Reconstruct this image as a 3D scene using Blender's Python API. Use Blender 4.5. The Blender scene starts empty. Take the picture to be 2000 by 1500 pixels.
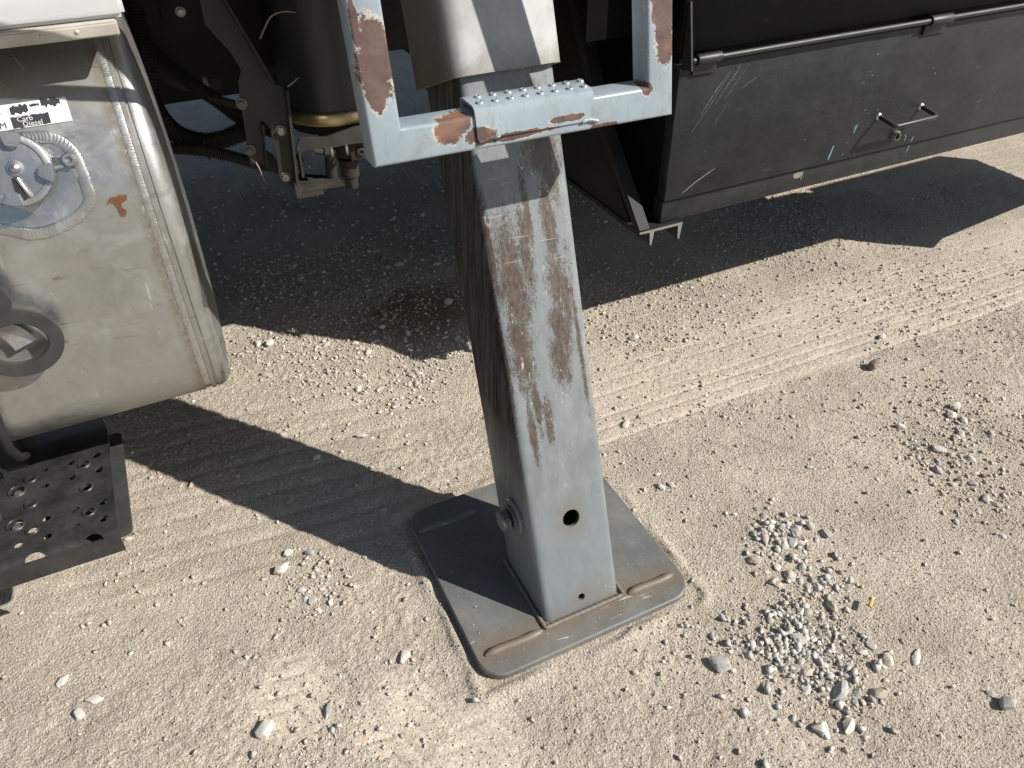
import bpy, bmesh, math, random
import numpy as np
from mathutils import Vector, Matrix, noise as mnoise
R = math.radians
random.seed(7); rng = np.random.default_rng(11)
sc = bpy.context.scene
COL = sc.collection

# ------------------------------------------------------------------ camera
CAM_PITCH, CAM_ROLL, CAM_YAW, CAM_H = R(38.40), R(-0.95), R(25.07), 1.5
fh = Vector((math.sin(CAM_YAW), math.cos(CAM_YAW), 0)); rt = Vector((math.cos(CAM_YAW), -math.sin(CAM_YAW), 0)); zz = Vector((0, 0, 1))
fw = fh*math.cos(CAM_PITCH) - zz*math.sin(CAM_PITCH); up = fh*math.sin(CAM_PITCH) + zz*math.cos(CAM_PITCH)
r2 = rt*math.cos(CAM_ROLL) + up*math.sin(CAM_ROLL); u2 = -rt*math.sin(CAM_ROLL) + up*math.cos(CAM_ROLL)
cd = bpy.data.cameras.new('camera'); cam = bpy.data.objects.new('camera', cd); COL.objects.link(cam)
m3 = Matrix((r2, u2, -fw)).transposed()
cam.matrix_world = Matrix.Translation((0, 0, CAM_H)) @ m3.to_4x4()
cd.sensor_width = 36; cd.lens = 26.76; cd.clip_start = .02; cd.clip_end = 3000
sc.camera = cam
# ------------------------------------------------------------------ sky, sun, exposure
SUN_FROM = Vector((.97, -.80, 1.0)).normalized()
w = bpy.data.worlds.new('World'); sc.world = w; w.use_nodes = True
nt = w.node_tree; sky = nt.nodes.new('ShaderNodeTexSky'); sky.sky_type = 'NISHITA'; sky.sun_disc = False
sky.sun_elevation = math.asin(SUN_FROM.z); sky.sun_rotation = math.atan2(SUN_FROM.x, SUN_FROM.y)
bg = nt.nodes['Background']; bg.inputs[1].default_value = .060
nt.links.new(sky.outputs[0], bg.inputs[0])
sd = bpy.data.lights.new('sun', 'SUN'); sun = bpy.data.objects.new('sun', sd); COL.objects.link(sun)
sd.energy = 4.6; sd.angle = R(.53); sd.color = (1.0, .958, .895)
sun.rotation_euler = (-SUN_FROM).to_track_quat('-Z', 'Y').to_euler(); sun.location = (4, -4, 6)
sc.view_settings.view_transform = 'Standard'; sc.view_settings.look = 'None'
sc.view_settings.exposure = .56; sc.view_settings.gamma = 1

# ------------------------------------------------------------------ material helpers
class NB:
    def __init__(s, name):
        s.m = bpy.data.materials.new(name); s.m.use_nodes = True
        s.t = s.m.node_tree; s.b = s.t.nodes['Principled BSDF']; s.out = s.t.nodes['Material Output']
        s.tc = s.t.nodes.new('ShaderNodeTexCoord'); s.O = s.tc.outputs['Object']
    def set(s, k, v):
        i = s.b.inputs[k]
        if hasattr(v, 'links') or isinstance(v, bpy.types.NodeSocket): s.t.links.new(v, i)
        else: i.default_value = (*v, 1) if isinstance(v, tuple) and len(v) == 3 else v
        return s
    def lk(s, sock, v):
        if isinstance(v, bpy.types.NodeSocket): s.t.links.new(v, sock)
        else: sock.default_value = (*v, 1) if (isinstance(v, tuple) and len(v) == 3 and sock.type == 'RGBA') else v
    def noise(s, scale, detail=4, rough=.55, vec=None, dist=0, col=False):
        n = s.t.nodes.new('ShaderNodeTexNoise'); n.inputs['Scale'].default_value = scale; n.inputs['Detail'].default_value = detail
        n.inputs['Roughness'].default_value = rough; n.inputs['Distortion'].default_value = dist
        s.t.links.new(vec or s.O, n.inputs['Vector']); return n.outputs['Color' if col else 'Fac']
    def vor(s, scale, vec=None, out='Distance', feat='F1'):
        n = s.t.nodes.new('ShaderNodeTexVoronoi'); n.feature = feat; n.inputs['Scale'].default_value = scale
        s.t.links.new(vec or s.O, n.inputs['Vector']); return n.outputs[out]
    def mapping(s, scale=(1, 1, 1), loc=(0, 0, 0), rot=(0, 0, 0), vec=None):
        n = s.t.nodes.new('ShaderNodeMapping'); n.inputs['Scale'].default_value = scale; n.inputs['Location'].default_value = loc; n.inputs['Rotation'].default_value = rot
        s.t.links.new(vec or s.O, n.inputs['Vector']); return n.outputs[0]
    def rng(s, v, a, b, c=0., d=1.):
        n = s.t.nodes.new('ShaderNodeMapRange'); s.lk(n.inputs[0], v)
        for i, q in enumerate((a, b, c, d)): n.inputs[i+1].default_value = q
        return n.outputs[0]
    def mix(s, f, a, b, mode='MIX'):
        n = s.t.nodes.new('ShaderNodeMix'); n.data_type = 'RGBA'; n.blend_type = mode
        s.lk(n.inputs[0], f); s.lk(n.inputs[6], a); s.lk(n.inputs[7], b); return n.outputs[2]
    def math(s, op, a, b=0., c=0.):
        n = s.t.nodes.new('ShaderNodeMath'); n.operation = op
        s.lk(n.inputs[0], a); s.lk(n.inputs[1], b); s.lk(n.inputs[2], c); return n.outputs[0]
    def vm(s, op, a, b=(0, 0, 0)):
        n = s.t.nodes.new('ShaderNodeVectorMath'); n.operation = op
        s.lk(n.inputs[0], a); s.lk(n.inputs[1], b); return n.outputs['Value' if op in ('LENGTH', 'DOT_PRODUCT') else 0]
    def sep(s, v=None):
        n = s.t.nodes.new('ShaderNodeSeparateXYZ'); s.t.links.new(v or s.O, n.inputs[0]); return n.outputs
    def blob(s, c, r, amp=.35, nscale=20, nvec=None):
        """soft ellipsoid mark with a ragged edge: > 0 inside"""
        d = s.vm('LENGTH', s.vm('DIVIDE', s.vm('SUBTRACT', s.O, c), r))
        n = s.noise(nscale, 5, .65, nvec)
        return s.math('ADD', s.math('SUBTRACT', 1., d), s.math('MULTIPLY', s.math('SUBTRACT', n, .5), amp*4))
    def maxof(s, L):
        o = L[0]
        for q in L[1:]: o = s.math('MAXIMUM', o, q)
        return o
    def bump(s, h, strength=.3, dist=.005, nrm=None):
        n = s.t.nodes.new('ShaderNodeBump'); n.inputs['Strength'].default_value = strength; n.inputs['Distance'].default_value = dist
        s.t.links.new(h, n.inputs['Height'])
        if nrm: s.t.links.new(nrm, n.inputs['Normal'])
        s.t.links.new(n.outputs[0], s.b.inputs['Normal']); return n.outputs[0]
    def geo(s, o):
        n = s.t.nodes.new('ShaderNodeNewGeometry'); return n.outputs[o]
    def objrand(s):
        n = s.t.nodes.new('ShaderNodeObjectInfo'); return n.outputs['Random']

def m_dirt():
    b = NB('packed_dirt'); big = b.noise(1.6, 5, .6); mid = b.noise(9, 6, .65); fine = b.noise(210, 3, .65); mot = b.noise(60, 5, .7); cel = b.vor(170); xs = b.sep()
    c = b.mix(b.rng(big, .32, .68), (.470, .398, .312), (.540, .467, .378))
    c = b.mix(b.rng(mid, .42, .66, 0, .6), c, (.400, .352, .290))
    c = b.mix(b.rng(mot, .48, .70, 0, .55), c, (.605, .53, .425))
    c = b.mix(b.rng(fine, .52, .70, 0, .8), c, (.77, .71, .60))
    c = b.mix(b.rng(fine, .47, .32, 0, .7), c, (.26, .22, .17))
    c = b.mix(b.math('MULTIPLY', b.rng(b.noise(34, 3, .6, None, 1.), .60, .72), .5), c, (.46, .32, .18))
    # pressed fine dust along the tyre track is pinker and smoother
    wob = b.math('MULTIPLY', b.math('SUBTRACT', b.noise(7), .5), .10); yy = b.math('ADD', b.math('ADD', xs[1], wob), b.math('MULTIPLY', xs[0], .026))
    trk = b.math('MULTIPLY', b.math('MULTIPLY', b.rng(yy, 1.355, 1.385), b.rng(yy, 1.86, 1.70)), b.rng(xs[0], .55, .9))
    c = b.mix(b.math('MULTIPLY', trk, b.rng(mid, .25, .65, .55, .2)), c, b.mix(b.rng(mot, .35, .65), (.465, .392, .315), (.545, .470, .385)))
    red = b.blob((.66, 2.25, 0), (.34, .22, 1), .2, 9)
    c = b.mix(b.rng(red, 0, .6, 0, .85), c, (.27, .125, .055))
    b.set('Base Color', c).set('Roughness', .95).set('Specular IOR Level', .12)
    h = b.math('ADD', b.math('MULTIPLY', b.noise(120, 5, .75), .8), b.math('ADD', b.math('MULTIPLY', b.noise(320, 2, .6), .45), b.math('MULTIPLY', cel, .35)))
    n = b.t.nodes.new('ShaderNodeBump'); n.inputs['Distance'].default_value = .0115; b.t.links.new(h, n.inputs['Height'])
    st = b.math('MULTIPLY', b.rng(b.noise(3.4, 5, .62), .36, .62, .60, 1.), b.rng(trk, 0, 1, 1., .55)); st = b.math('MULTIPLY', st, b.rng(b.maxof([b.blob((cx, cy, 0), (.10, .12, 1), .1, 12) for cx, cy in ((-.06, .97), (.12, .82), (.25, .70))]), -.1, .4, 1., .35)); b.t.links.new(st, n.inputs['Strength']); b.t.links.new(n.outputs[0], b.b.inputs['Normal']); return b.m
def m_stone(name, island, grey=False):
    b = NB(name); r = b.geo('Random Per Island') if island else b.objrand()
    n = b.noise(38, 5, .65); n2 = b.noise(220, 3, .6)
    cr = b.t.nodes.new('ShaderNodeValToRGB'); e = cr.color_ramp; e.elements[0].color = (.36, .31, .25, 1); e.elements[1].color = (.68, .64, .57, 1)
    for p, cc in ((.25, (.47, .415, .335, 1)), (.5, (.56, .505, .42, 1)), (.62, (.42, .41, .39, 1)), (.8, (.57, .54, .49, 1))):
        q = e.elements.new(p); q.color = cc
    b.t.links.new(r, cr.inputs[0])
    if grey:
        for q in e.elements: l_ = sum(q.color[:3])/3*.95; q.color = (l_*1.10, l_*1.05, l_*.96, 1)
    c = b.mix(b.rng(n, .35, .7, 0, .3 if grey else .6), cr.outputs[0], (.42, .36, .28)); c = b.mix(b.rng(n2, .5, .8, 0, .35), c, (.62, .60, .56))
    b.set('Base Color', c).set('Roughness', .92).set('Specular IOR Level', .2); b.bump(b.noise(160, 4, .7), .5, .002); return b.m
def m_rock(name, ca, cb_):
    b = NB(name); n = b.noise(55, 6, .7, None, .8); v = b.noise(24, 4, .6, b.mapping((1, 1, 4)))
    c = b.mix(b.rng(n, .32, .66), ca, cb_); c = b.mix(b.rng(v, .58, .7, 0, .5), c, (.66, .65, .62)); c = b.mix(b.rng(b.noise(12), .5, .75, 0, .45), c, (.43, .36, .27))
    b.set('Base Color', c).set('Roughness', .9).set('Specular IOR Level', .2); b.bump(b.noise(130, 5, .7), .6, .003); return b.m
def m_legpaint():
    b = NB('worn_grey_leg_paint'); st = b.mapping((40, 40, 2.2)); st2 = b.mapping((140, 140, 6))
    streak = b.noise(1, 6, .7, st); hair = b.noise(1, 4, .7, st2); n = b.noise(9, 5, .6)
    c = b.mix(b.rng(n, .3, .7), (.125, .145, .150), (.190, .212, .214))
    c = b.mix(b.rng(streak, .42, .72, 0, .6), c, (.25, .272, .270))
    L = []
    for (x, z, rx, rz) in ((.03, .80, .008, .12), (.115, .86, .010, .09), (.02, .62, .006, .16), (.185, .60, .006, .16), (.174, .93, .022, .10), (.158, .83, .018, .09), (.160, .71, .030, .075), (.150, .63, .026, .07), (.138, .575, .026, .065), (.060, .74, .038, .13), (.055, .61, .030, .10), (.100, .78, .016, .10), (.09, .46, .012, .06), (.05, .44, .010, .09), (.07, .50, .010, .07), (.17, .99, .05, .09)):
        L.append(b.blob((x, .4*z, z - .02), (rx, .5, rz), 
.42, 1, b.mapping((55, 55, 9))))
    mk = b.math('ADD', b.maxof(L), b.math('MULTIPLY', b.math('SUBTRACT', b.noise(1, 5, .78, b.mapping((330, 330, 26))), .5), 2.6))
    brown = b.mix(b.rng(hair, .3, .7), (.034, .024, .019), (.115, .078, .057))
    c = b.mix(b.rng(mk, -.02, .42, 0, .94), c, brown)
    # scratches
    sv = b.mapping((6, 6, 90), rot=(0, .35, 0)); scr = b.noise(1, 2, .5, sv, 1.5); sv2 = b.mapping((70, 70, 7), rot=(0, .6, 0)); scr2 = b.noise(1, 2, .5, sv2, 2.)
    c = b.mix(b.math('MULTIPLY', b.rng(scr, .675, .69), b.rng(b.noise(5), .50, .6, 0, .6)), c, (.40, .38, .35))
    c = b.mix(b.math('MULTIPLY', b.rng(scr2, .67, .7), b.rng(b.noise(7), .45, .6, 0, .7)), c, (.50, .46, .42))
    # streaked oily grime plus painted shade over the flank facing the tank, ragged boundary
    xs = b.sep()
    nx = b.t.nodes.new('ShaderNodeSeparateXYZ'); b.t.links.new(b.geo('Normal'), nx.inputs[0])
    side = b.rng(nx.outputs[0], -.45, -.8); gz = b.rng(b.math('ADD', xs[2], b.math('MULTIPLY', b.noise(6), .25)), .30, .55)
    gm = b.math('MULTIPLY', side, b.math('MULTIPLY', gz, b.rng(hair, .30, .75, 1, .62)))
    c = b.mix(gm, c, b.mix(b.rng(streak, .40, .66), (.006, .005, .004), (.040, .033, .026)))
    # rust halo round the pin hole and the drain hole
    for (x, y, z, r_, k) in ((.103, .085, .215, .050, .8), (.094, .012, .022, .03, .9), (.13, .0, -.005, .08, .8), (.03, .0, -.005, .05, .6)):
        c = b.mix(b.rng(b.blob((x, y, z), (r_, .1, r_*1.2), .22, 30), .0, .6, 0, k), c, (.150, .105, .068))
    low = b.rng(xs[2], .33, .20, 0, .55); c = b.mix(low, c, (.168, .190, .200))
    chips = b.rng(b.vor(60), .09, .04); c = b.mix(b.math('MULTIPLY', chips, b.rng(b.noise(8), .55, .65)), c, (.6, .62, .62))
    b.set('Base Color', c).set('Roughness', b.math('MAXIMUM', b.rng(hair, .3, .8, .30, .55), b.math('MULTIPLY', gm, .85))).set('Specular IOR Level', b.rng(gm, 0, 1, .55, .08))
    b.bump(b.math('ADD', hair, b.math('MULTIPLY', mk, -.4)), .12, .003); return b.m
def m_padpaint():
    b = NB('dusty_pad_paint'); n = b.noise(7, 5, .65); f = b.noise(90, 4, .7)
    c = b.mix(b.rng(n, .3, .7), (.105, .110, .107), (.155, .160, .153)); c = b.mix(b.rng(f, .5, .8, 0, .35), c, (.22, .21, .185)); c = b.mix(b.rng(b.noise(400, 2, .5), .68, .74, 0, .7), c, (.42, .38, .31))
    x = b.sep(); d = b.rng(b.math('ADD', b.math('ABSOLUTE', b.math('SUBTRACT', x[1], .0)), b.math('MULTIPLY', b.noise(14, 4), .09)), .115, .04)
    c = b.mix(b.math('MULTIPLY', d, b.rng(n, .25, .6, .35, .9)), c, (.165, .118, .075))
    c = b.mix(b.math('MULTIPLY', b.rng(b.noise(3.5, 6, .7), .52, .72, 0, .55), 1.), c, (.21, .185, .145))
    s2 = b.noise(1, 3, .5, b.mapping((8, 70, 8), rot=(0, 0, .5)), 1.); c = b.mix(b.math('MULTIPLY', b.rng(s2, .66, .69), b.rng(n, .5, .6)), c, (.4, .4, .38))
    b.set('Base Color', c).set('Roughness', b.rng(n, .3, .7, .42, .62)).set('Specular IOR Level', .5); b.bump(b.math('ADD', f, b.math('MULTIPLY', n, 3.)), .15, .003); return b.m
def m_framepaint():
    b = NB('chipped_blue_grey_paint'); n = b.noise(8, 5, .6); f = b.noise(120, 3, .6)
    c = b.mix(b.rng(n, .3, .7), (.215, .262, .295), (.285, .335, .368)); c = b.mix(b.rng(b.noise(22, 5, .7), .54, .75, 0, .6), c, (.17, .165, .15)); c = b.mix(b.rng(b.noise(1, 4, .7, b.mapping((60, 60, 10))), .55, .75, 0, .45), c, (.15, .14, .12))
    L = []
    for (x, z, rx, rz) in ((.033, .145, .030, .058), (.028, .105, .018, .03), (.012, .19, .006, .04), (.13, .036, .026, .022), (.150, .047, .018, .025), (.525, .17, .035, .055), (.52, .11, .02, .035), (.50, .20, .03, .03), (.245, .012, .06, .007), (.33, .024, .035, .006), (.40, .0, .03, .006), (.18, .02, .03, .015), (.485, .045, .010, .010)):
        L.append(b.blob((x, .19*z, z), (rx, .04, rz), .27, 38))
    mk = b.math('ADD', b.maxof(L), b.math('MULTIPLY', b.math('SUBTRACT', b.noise(170, 4, .7), .5), .9))
    rust = b.mix(b.rng(b.noise(30, 5, .7), .35, .65), (.060, .036, .031), (.125, .075, .062)); rust = b.mix(b.rng(b.noise(150, 3, .7), .58, .7, 0, .6), rust, (.05, .03, .025)); rust = b.mix(b.rng(b.noise(16), .58, .7, 0, .6), rust, (.26, .115, .055))
    rim = b.math('MULTIPLY', b.rng(mk, -.10, .0), b.rng(mk, .14, .05)); c = b.mix(b.rng(mk, .02, .07), c, rust); c = b.mix(b.math('MULTIPLY', rim, b.rng(b.noise(34, 4, .7), .42, .62, 0, .8)), c, (.52, .47, .36))
    chips = b.math('MULTIPLY', b.rng(b.vor(75), .10, .05), b.rng(b.noise(10), .5, .6)); c = b.mix(chips, c, (.13, .075, .055))
    b.set('Base Color', c).set('Roughness', b.rng(mk, 0., .1, .34, .7)).set('Specular IOR Level', .5)
    b.bump(b.math('SUBTRACT', b.math('MULTIPLY', f, .25), b.rng(mk, .02, .07, 0, .8)), .35, .0015); return b.m
def m_alu():
    b = NB('weathered_aluminium'); n = b.noise(5, 6, .65); f = b.noise(60, 5, .7); xs = b.sep()
    br = b.noise(1, 4, .7, b.mapping((6, 200, 200))); cloud = b.noise(11, 6, .68, None, .6); blot = b.noise(28, 5, .7, None, 1.)
    c = b.mix(b.rng(n, .3, .7), (.33, .337, .335), (.48, .487, .485)); c = b.mix(b.rng(cloud, .48, .68, 0, .6), c, (.64, .655, .67)); c = b.mix(b.rng(blot, .52, .72, 0, .45), c, (.27, .265, .25))
    dirt = b.rng(b.math('ADD', b.noise(3.2, 6, .7), b.math('MULTIPLY', f, .25)), .55, .85)
    c = b.mix(b.math('MULTIPLY', dirt, .7), c, (.195, .18, .145))
    low = b.rng(b.math('ADD', xs[2], b.math('MULTIPLY', n, .22)), .42, .18, 0, .6); c = b.mix(b.math('MULTIPLY', low, b.rng(cloud, .3, .62, .45, 1)), c, (.265, .255, .22))
    up = b.rng(b.math('ADD', xs[2], b.math('MULTIPLY', n, .16)), .56, .74, 0, .55); c = b.mix(b.math('MULTIPLY', up, b.rng(cloud, .3, .62)), c, (.30, .27, .215))
    seam = b.math('MULTIPLY', b.rng(b.math('ABSOLUTE', b.math('SUBTRACT', xs[0], .554)), .020, .003), b.rng(f, .35, .6)); c = b.mix(b.math('MULTIPLY', seam, .8), c, (.20, .145, .08))
    scr = b.noise(1, 2, .5, b.mapping((9, 9, 70), rot=(0, .8, 0)), 1.6); c = b.mix(b.math('MULTIPLY', b.rng(scr, .66, .70), b.rng(n, .45, .6, 0, .6)), c, (.15, .14, .13))
    scr2 = b.noise(1, 2, .5, b.mapping((60, 9, 12), rot=(0, .5, 0)), 1.6); c = b.mix(b.math('MULTIPLY', b.rng(scr2, .67, .71), b.rng(cloud, .45, .6, 0, .6)), c, (.78, .77, .74))
    b.set('Base Color', c).set('Metallic', b.rng(dirt, 0, 1, .92, .45)).set('Roughness', b.math('ADD', b.rng(cloud, .3, .7, .24, .42), b.math('MULTIPLY', dirt, .2)))
    b.bump(b.math('ADD', b.math('MULTIPLY', br, .4), b.math('MULTIPLY', n, 1.6)), .10, .004); return b.m
def m_simple(name, ca, cb_, rough, metal=0., scale=20, dust=0., dustc=(.33, .28, .21), bumpn=80, bs=.15, spec=.5):
    b = NB(name); n = b.noise(scale, 5, .65); c = b.mix(b.rng(n, .3, .7), ca, cb_)
    if dust:
        d = b.rng(b.noise(scale*.45, 6, .7), .42, .75, 0, dust); nx = b.t.nodes.new('ShaderNodeSeparateXYZ'); b.t.links.new(b.geo('Normal'), nx.inputs[0])
        d = b.math('MULTIPLY', d, b.rng(nx.outputs[2], -.5, .9, .35, 1.2)); c = b.mix(d, c, dustc); b.set('Roughness', b.rng(d, 0, 1, rough, .9))
    else: b.set('Roughness', rough)
    b.set('Base Color', c).set('Metallic', metal).set('Specular IOR Level', spec); b.bump(b.noise(bumpn, 4, .6), bs, .002); return b.m
def m_boxblack(name, base, dusty, spec=.32):
    b = NB(name); n = b.noise(2.6, 6, .68); f = b.noise(45, 5, .7)
    c = b.mix(b.rng(n, .3, .75), base, tuple(q*1.7 for q in base)); c = b.mix(b.rng(b.noise(7, 6, .72), .45, .8, 0, dusty), c, (.047, .050, .055))
    hz = b.noise(1, 3, .6, b.mapping((3, 3, 60))); c = b.mix(b.rng(hz, .5, .8, 0, dusty*.4), c, (.050, .053, .058)); mist = b.rng(b.noise(120, 3, .7), .58, .75, 0, dusty*.7); c = b.mix(mist, c, (.078, .080, .083)); zz_ = b.sep()[2]; mud = b.math('MULTIPLY', b.rng(b.math('ADD', zz_, b.math('MULTIPLY', b.noise(18, 5, .7), .10)), .15, .04, 0, dusty*.6), b.rng(b.noise(26, 6, .75), .40, .70)); c = b.mix(mud, c, (.085, .081, .073))
    sp = b.math('MULTIPLY', b.rng(b.vor(30), .050, .030), b.rng(b.noise(5), .53, .6)); c = b.mix(b.math('MULTIPLY', sp, min(1., dusty*2)), c, (.50, .49, .46))
    sc2 = b.noise(1, 2, .5, b.mapping((14, 1, 70), rot=(0, .5, 0)), 1.4); c = b.mix(b.math('MULTIPLY', b.rng(sc2, .70, .72), b.rng(n, .54, .6, 0, dusty)), c, (.20, .20, .19))
    b.set('Base Color', c).set('Roughness', b.rng(f, .3, .7, .34, .48)).set('Specular IOR Level', spec); b.bump(b.math('ADD', n, b.math('MULTIPLY', f, .10)), .06, .006); return b.m
def m_sleeve():
    b = NB('grimy_pale_sleeve_paint'); xs = b.sep(); n = b.noise(10, 6, .68, None, .7); st = b.noise(1, 5, .7, b.mapping((30, 30, 4)))
    c = b.mix(b.rng(n, .3, .7), (.27, .272, .26), (.44, .445, .44)); c = b.mix(b.rng(st, .5, .75, 0, .4), c, (.25, .225, .18))
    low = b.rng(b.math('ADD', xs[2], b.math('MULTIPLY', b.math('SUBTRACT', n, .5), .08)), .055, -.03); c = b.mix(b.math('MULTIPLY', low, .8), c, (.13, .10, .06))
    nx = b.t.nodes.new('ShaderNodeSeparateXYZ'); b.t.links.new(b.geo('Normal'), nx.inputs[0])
    sd_ = b.rng(nx.outputs[0], -.3, -.9, 0, .88); c = b.mix(sd_, c, (.075, .067, .050))  # shade painted into the colour of the flank, picked out by its normal
    b.set('Base Color', c).set('Roughness', .5).set('Specular IOR Level', .5); b.bump(n, .08, .004); return b.m
M = {}
M['dirt'] = m_dirt(); M['grit'] = m_stone('loose_gravel', True); M['pebble'] = m_stone('pebble_stone', False)
M['chips'] = m_stone('grey_chips', True, True); M['rock_grey'] = m_rock('grey_rock', (.27, .265, .255), (.48, .47, .445)); M['rock_pale'] = m_rock('pale_rock', (.46, .42, .36), (.64, .61, .55)); M['rock_brown'] = m_rock('brown_rock', (.19, .16, .13), (.31, .27, .22))
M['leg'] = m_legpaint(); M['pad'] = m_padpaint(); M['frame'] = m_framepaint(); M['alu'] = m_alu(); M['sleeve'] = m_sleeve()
M['box'] = m_boxblack('dusty_black_paint', (.0120, .0132, .0155), .55); M['box_dark'] = m_boxblack('black_paint', (.0035, .0037, .0042), .04, .08)
M['weldalu'] = m_simple('aluminium_weld', (.36, .36, .35), (.52, .52, .51), .46, .9, 90, .5, (.22, .18, .125), 200, .3)
M['weldsteel'] = m_simple('painted_weld', (.12, .12, .11), (.20, .17, .13), .6, 0, 60, .6, (.19, .135, .085), 160, .4)
M['cast'] = m_simple('cast_aluminium', (.32, .32, .32), (.45, .45, .455), .34, .9, 30, .4, (.20, .175, .13), 240, .12)
M['step'] = m_simple('worn_black_steel', (.012, .012, .013), (.032, .032, .033), .34, .0, 26, .36, (.085, .076, .062), 140, .2)
M['blacksteel'] = m_simple('black_steel', (.009, .009, .0095), (.020, .0195, .019), .45, 0, 20, .35, (.06, .052, .042), 90, .1)
M['chassis'] = m_simple('chassis_black', (.006, .006, .0065), (.014, .0135, .013), .6, 0, 12, .3, (.045, .038, .03), 60, .1, .3)
M['matte'] = m_simple('matte_black', (.003, .003, .0032), (.006, .006, .006), .9, 0, 12, 0, (0, 0, 0), 60, .05, .05)
M['rubber'] = m_simple('hose_rubber', (.010, .010, .010), (.022, .020, .018), .62, 0, 40, .4, (.06, .048, .035), 90, .1, .3)
M['rubber_dark'] = m_simple('dull_rubber', (.028, .028, .029), (.048, .047, .045), .65, 0, 25, .4, (.085, .077, .062), 90, .15, .3)
M['can'] = m_simple('canister_paint', (.016, .018, .020), (.024, .026, .029), .42, 0, 12, .2, (.07, .065, .055), 50, .04)
M['brass'] = m_simple('brass_band', (.42, .33, .16), (.58, .48, .27), .38, .85, 30, .3, (.2, .16, .1))
M['bolt'] = m_simple('zinc_bolt', (.13, .12, .10), (.21, .195, .17), .5, .5, 60, .5, (.11, .09, .065))
M['darkcast'] = m_simple('grimy_casting', (.018, .017, .015), (.034, .031, .027), .7, 0, 30, .6, (.065, .055, .042), 120, .4, .3)
M['white'] = m_simple('white_gelcoat', (.52, .535, .54), (.60, .615, .62), .3, 0, 6, .25, (.42, .38, .31), 40, .03)
M['lip'] = m_simple('stained_lip', (.37, .335, .28), (.50, .475, .42), .5, 0, 25, .6, (.24, .18, .115), 60, .1)
M['decal'] = m_simple('decal_white', (.55, .55, .54), (.64, .64, .635), .5, 0, 40, .3)
M['ink'] = m_simple('decal_black', (.018, .018, .022), (.035, .035, .04), .5, 0, 40)
M['scrap'] = m_simple('peeled_orange', (.085, .030, .014), (.155, .060, .024), .6, 0, 60)
M['chalk'] = m_simple('blue_marker', (.075, .20, .235), (.13, .28, .32), .7, 0, 90)
M['tan'] = m_simple('tan_smear', (.19, .165, .13), (.26, .225, .18), .8, 0, 90)
M['scratch'] = m_simple('bare_scratch', (.13, .13, .125), (.19, .19, .185), .6, 0, 90)
M['twig'] = m_simple('dry_twig', (.22, .17, .11), (.36, .30, .21), .9, 0, 90)
M['steelbright'] = m_simple('bare_steel', (.34, .34, .335), (.50, .50, .49), .4, .8, 60, .2)
M['filter'] = m_simple('cigarette_filter', (.62, .33, .10), (.70, .42, .16), .8, 0, 120); M['paper'] = m_simple('cigarette_paper', (.62, .60, .55), (.72, .70, .66), .9, 0, 90)

# ------------------------------------------------------------------ object helpers
ORG = {}
def thing(name, label, cat, loc, group=None):
    o = bpy.data.objects.new(name, None); COL.objects.link(o); o.location = loc; o.empty_display_size = .05
    o['label'] = label; o['category'] = cat
    if group: o['group'] = group
    ORG[o] = Vector(loc); return o
def tag(o, label, cat, group=None):
    o['label'] = label; o['category'] = cat
    if group: o['group'] = group
    return o
def link(name, me, mat, parent=None, loc=None, smooth=None, label=None):
    """me is in world coordinates; the object origin sits at the thing's base"""
    o = bpy.data.objects.new(name, me); COL.objects.link(o)
    if mat is not None: me.materials.clear(); me.materials.append(mat)
    if parent is not None:
        org = ORG[parent]; o.parent = parent; me.transform(Matrix.Translation(-org)); ORG[o] = org
    else:
        org = Vector(loc or (0, 0, 0)); me.transform(Matrix.Translation(-org)); o.location = org; ORG[o] = org
    if smooth is not None:
        me.shade_smooth(); me.set_sharp_from_angle(angle=R(smooth))
    if label: o['label'] = label
    return o
def from_data(v, f):
    me = bpy.data.meshes.new('m'); me.from_pydata([tuple(p) for p in v], [], f); me.validate(); me.update(); return me
def from_bm(bm, recalc=True):
    if recalc: bmesh.ops.recalc_face_normals(bm, faces=bm.faces)
    me = bpy.data.meshes.new('m'); bm.to_mesh(me); bm.free(); return me
def bm_box(bm, c, s, bev=0., seg=2, rot=None):
    r = bmesh.ops.create_cube(bm, size=1.); vs = r['verts']
    bmesh.ops.scale(bm, vec=s, verts=vs)
    if bev:
        es = list({e for v in vs for e in v.link_edges}); rr = bmesh.ops.bevel(bm, geom=es, offset=bev, segments=seg, affect='EDGES', profile=.5); vs = rr['verts']
        vs = list({v for v in vs} | {v for f in rr['faces'] for v in f.verts})
    if rot is not None: bmesh.ops.rotate(bm, cent=(0, 0, 0), matrix=rot, verts=vs)
    bmesh.ops.translate(bm, vec=c, verts=vs); return vs
def box(name, mn, mx, mat, parent=None, bev=0., loc=None, rot=None, seg=2, label=None):
    bm = bmesh.new(); c = [(a+b)/2 for a, b in zip(mn, mx)]; s = [abs(b-a) for a, b in zip(mn, mx)]
    bm_box(bm, c, s, bev, seg, rot); return link(name, from_bm(bm), mat, parent, loc, 40 if bev else None, label)
def loft(rings, closed=True, caps=True):
    """rings: list of equal-length lists of points -> mesh"""
    n = len(rings[0]); v = [p for r_ in rings for p in r_]; f = []
    for i in range(len(rings)-1):
        for j in range(n if closed else n-1):
            k = (j+1) % n; f.append((i*n+j, i*n+k, (i+1)*n+k, (i+1)*n+j))
    if caps and closed:
        f.append(tuple(reversed(range(n)))); f.append(tuple(range((len(rings)-1)*n, len(rings)*n)))
    me = from_data(v, f); bm = bmesh.new(); bm.from_mesh(me); bpy.data.meshes.remove(me); return from_bm(bm)
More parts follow.
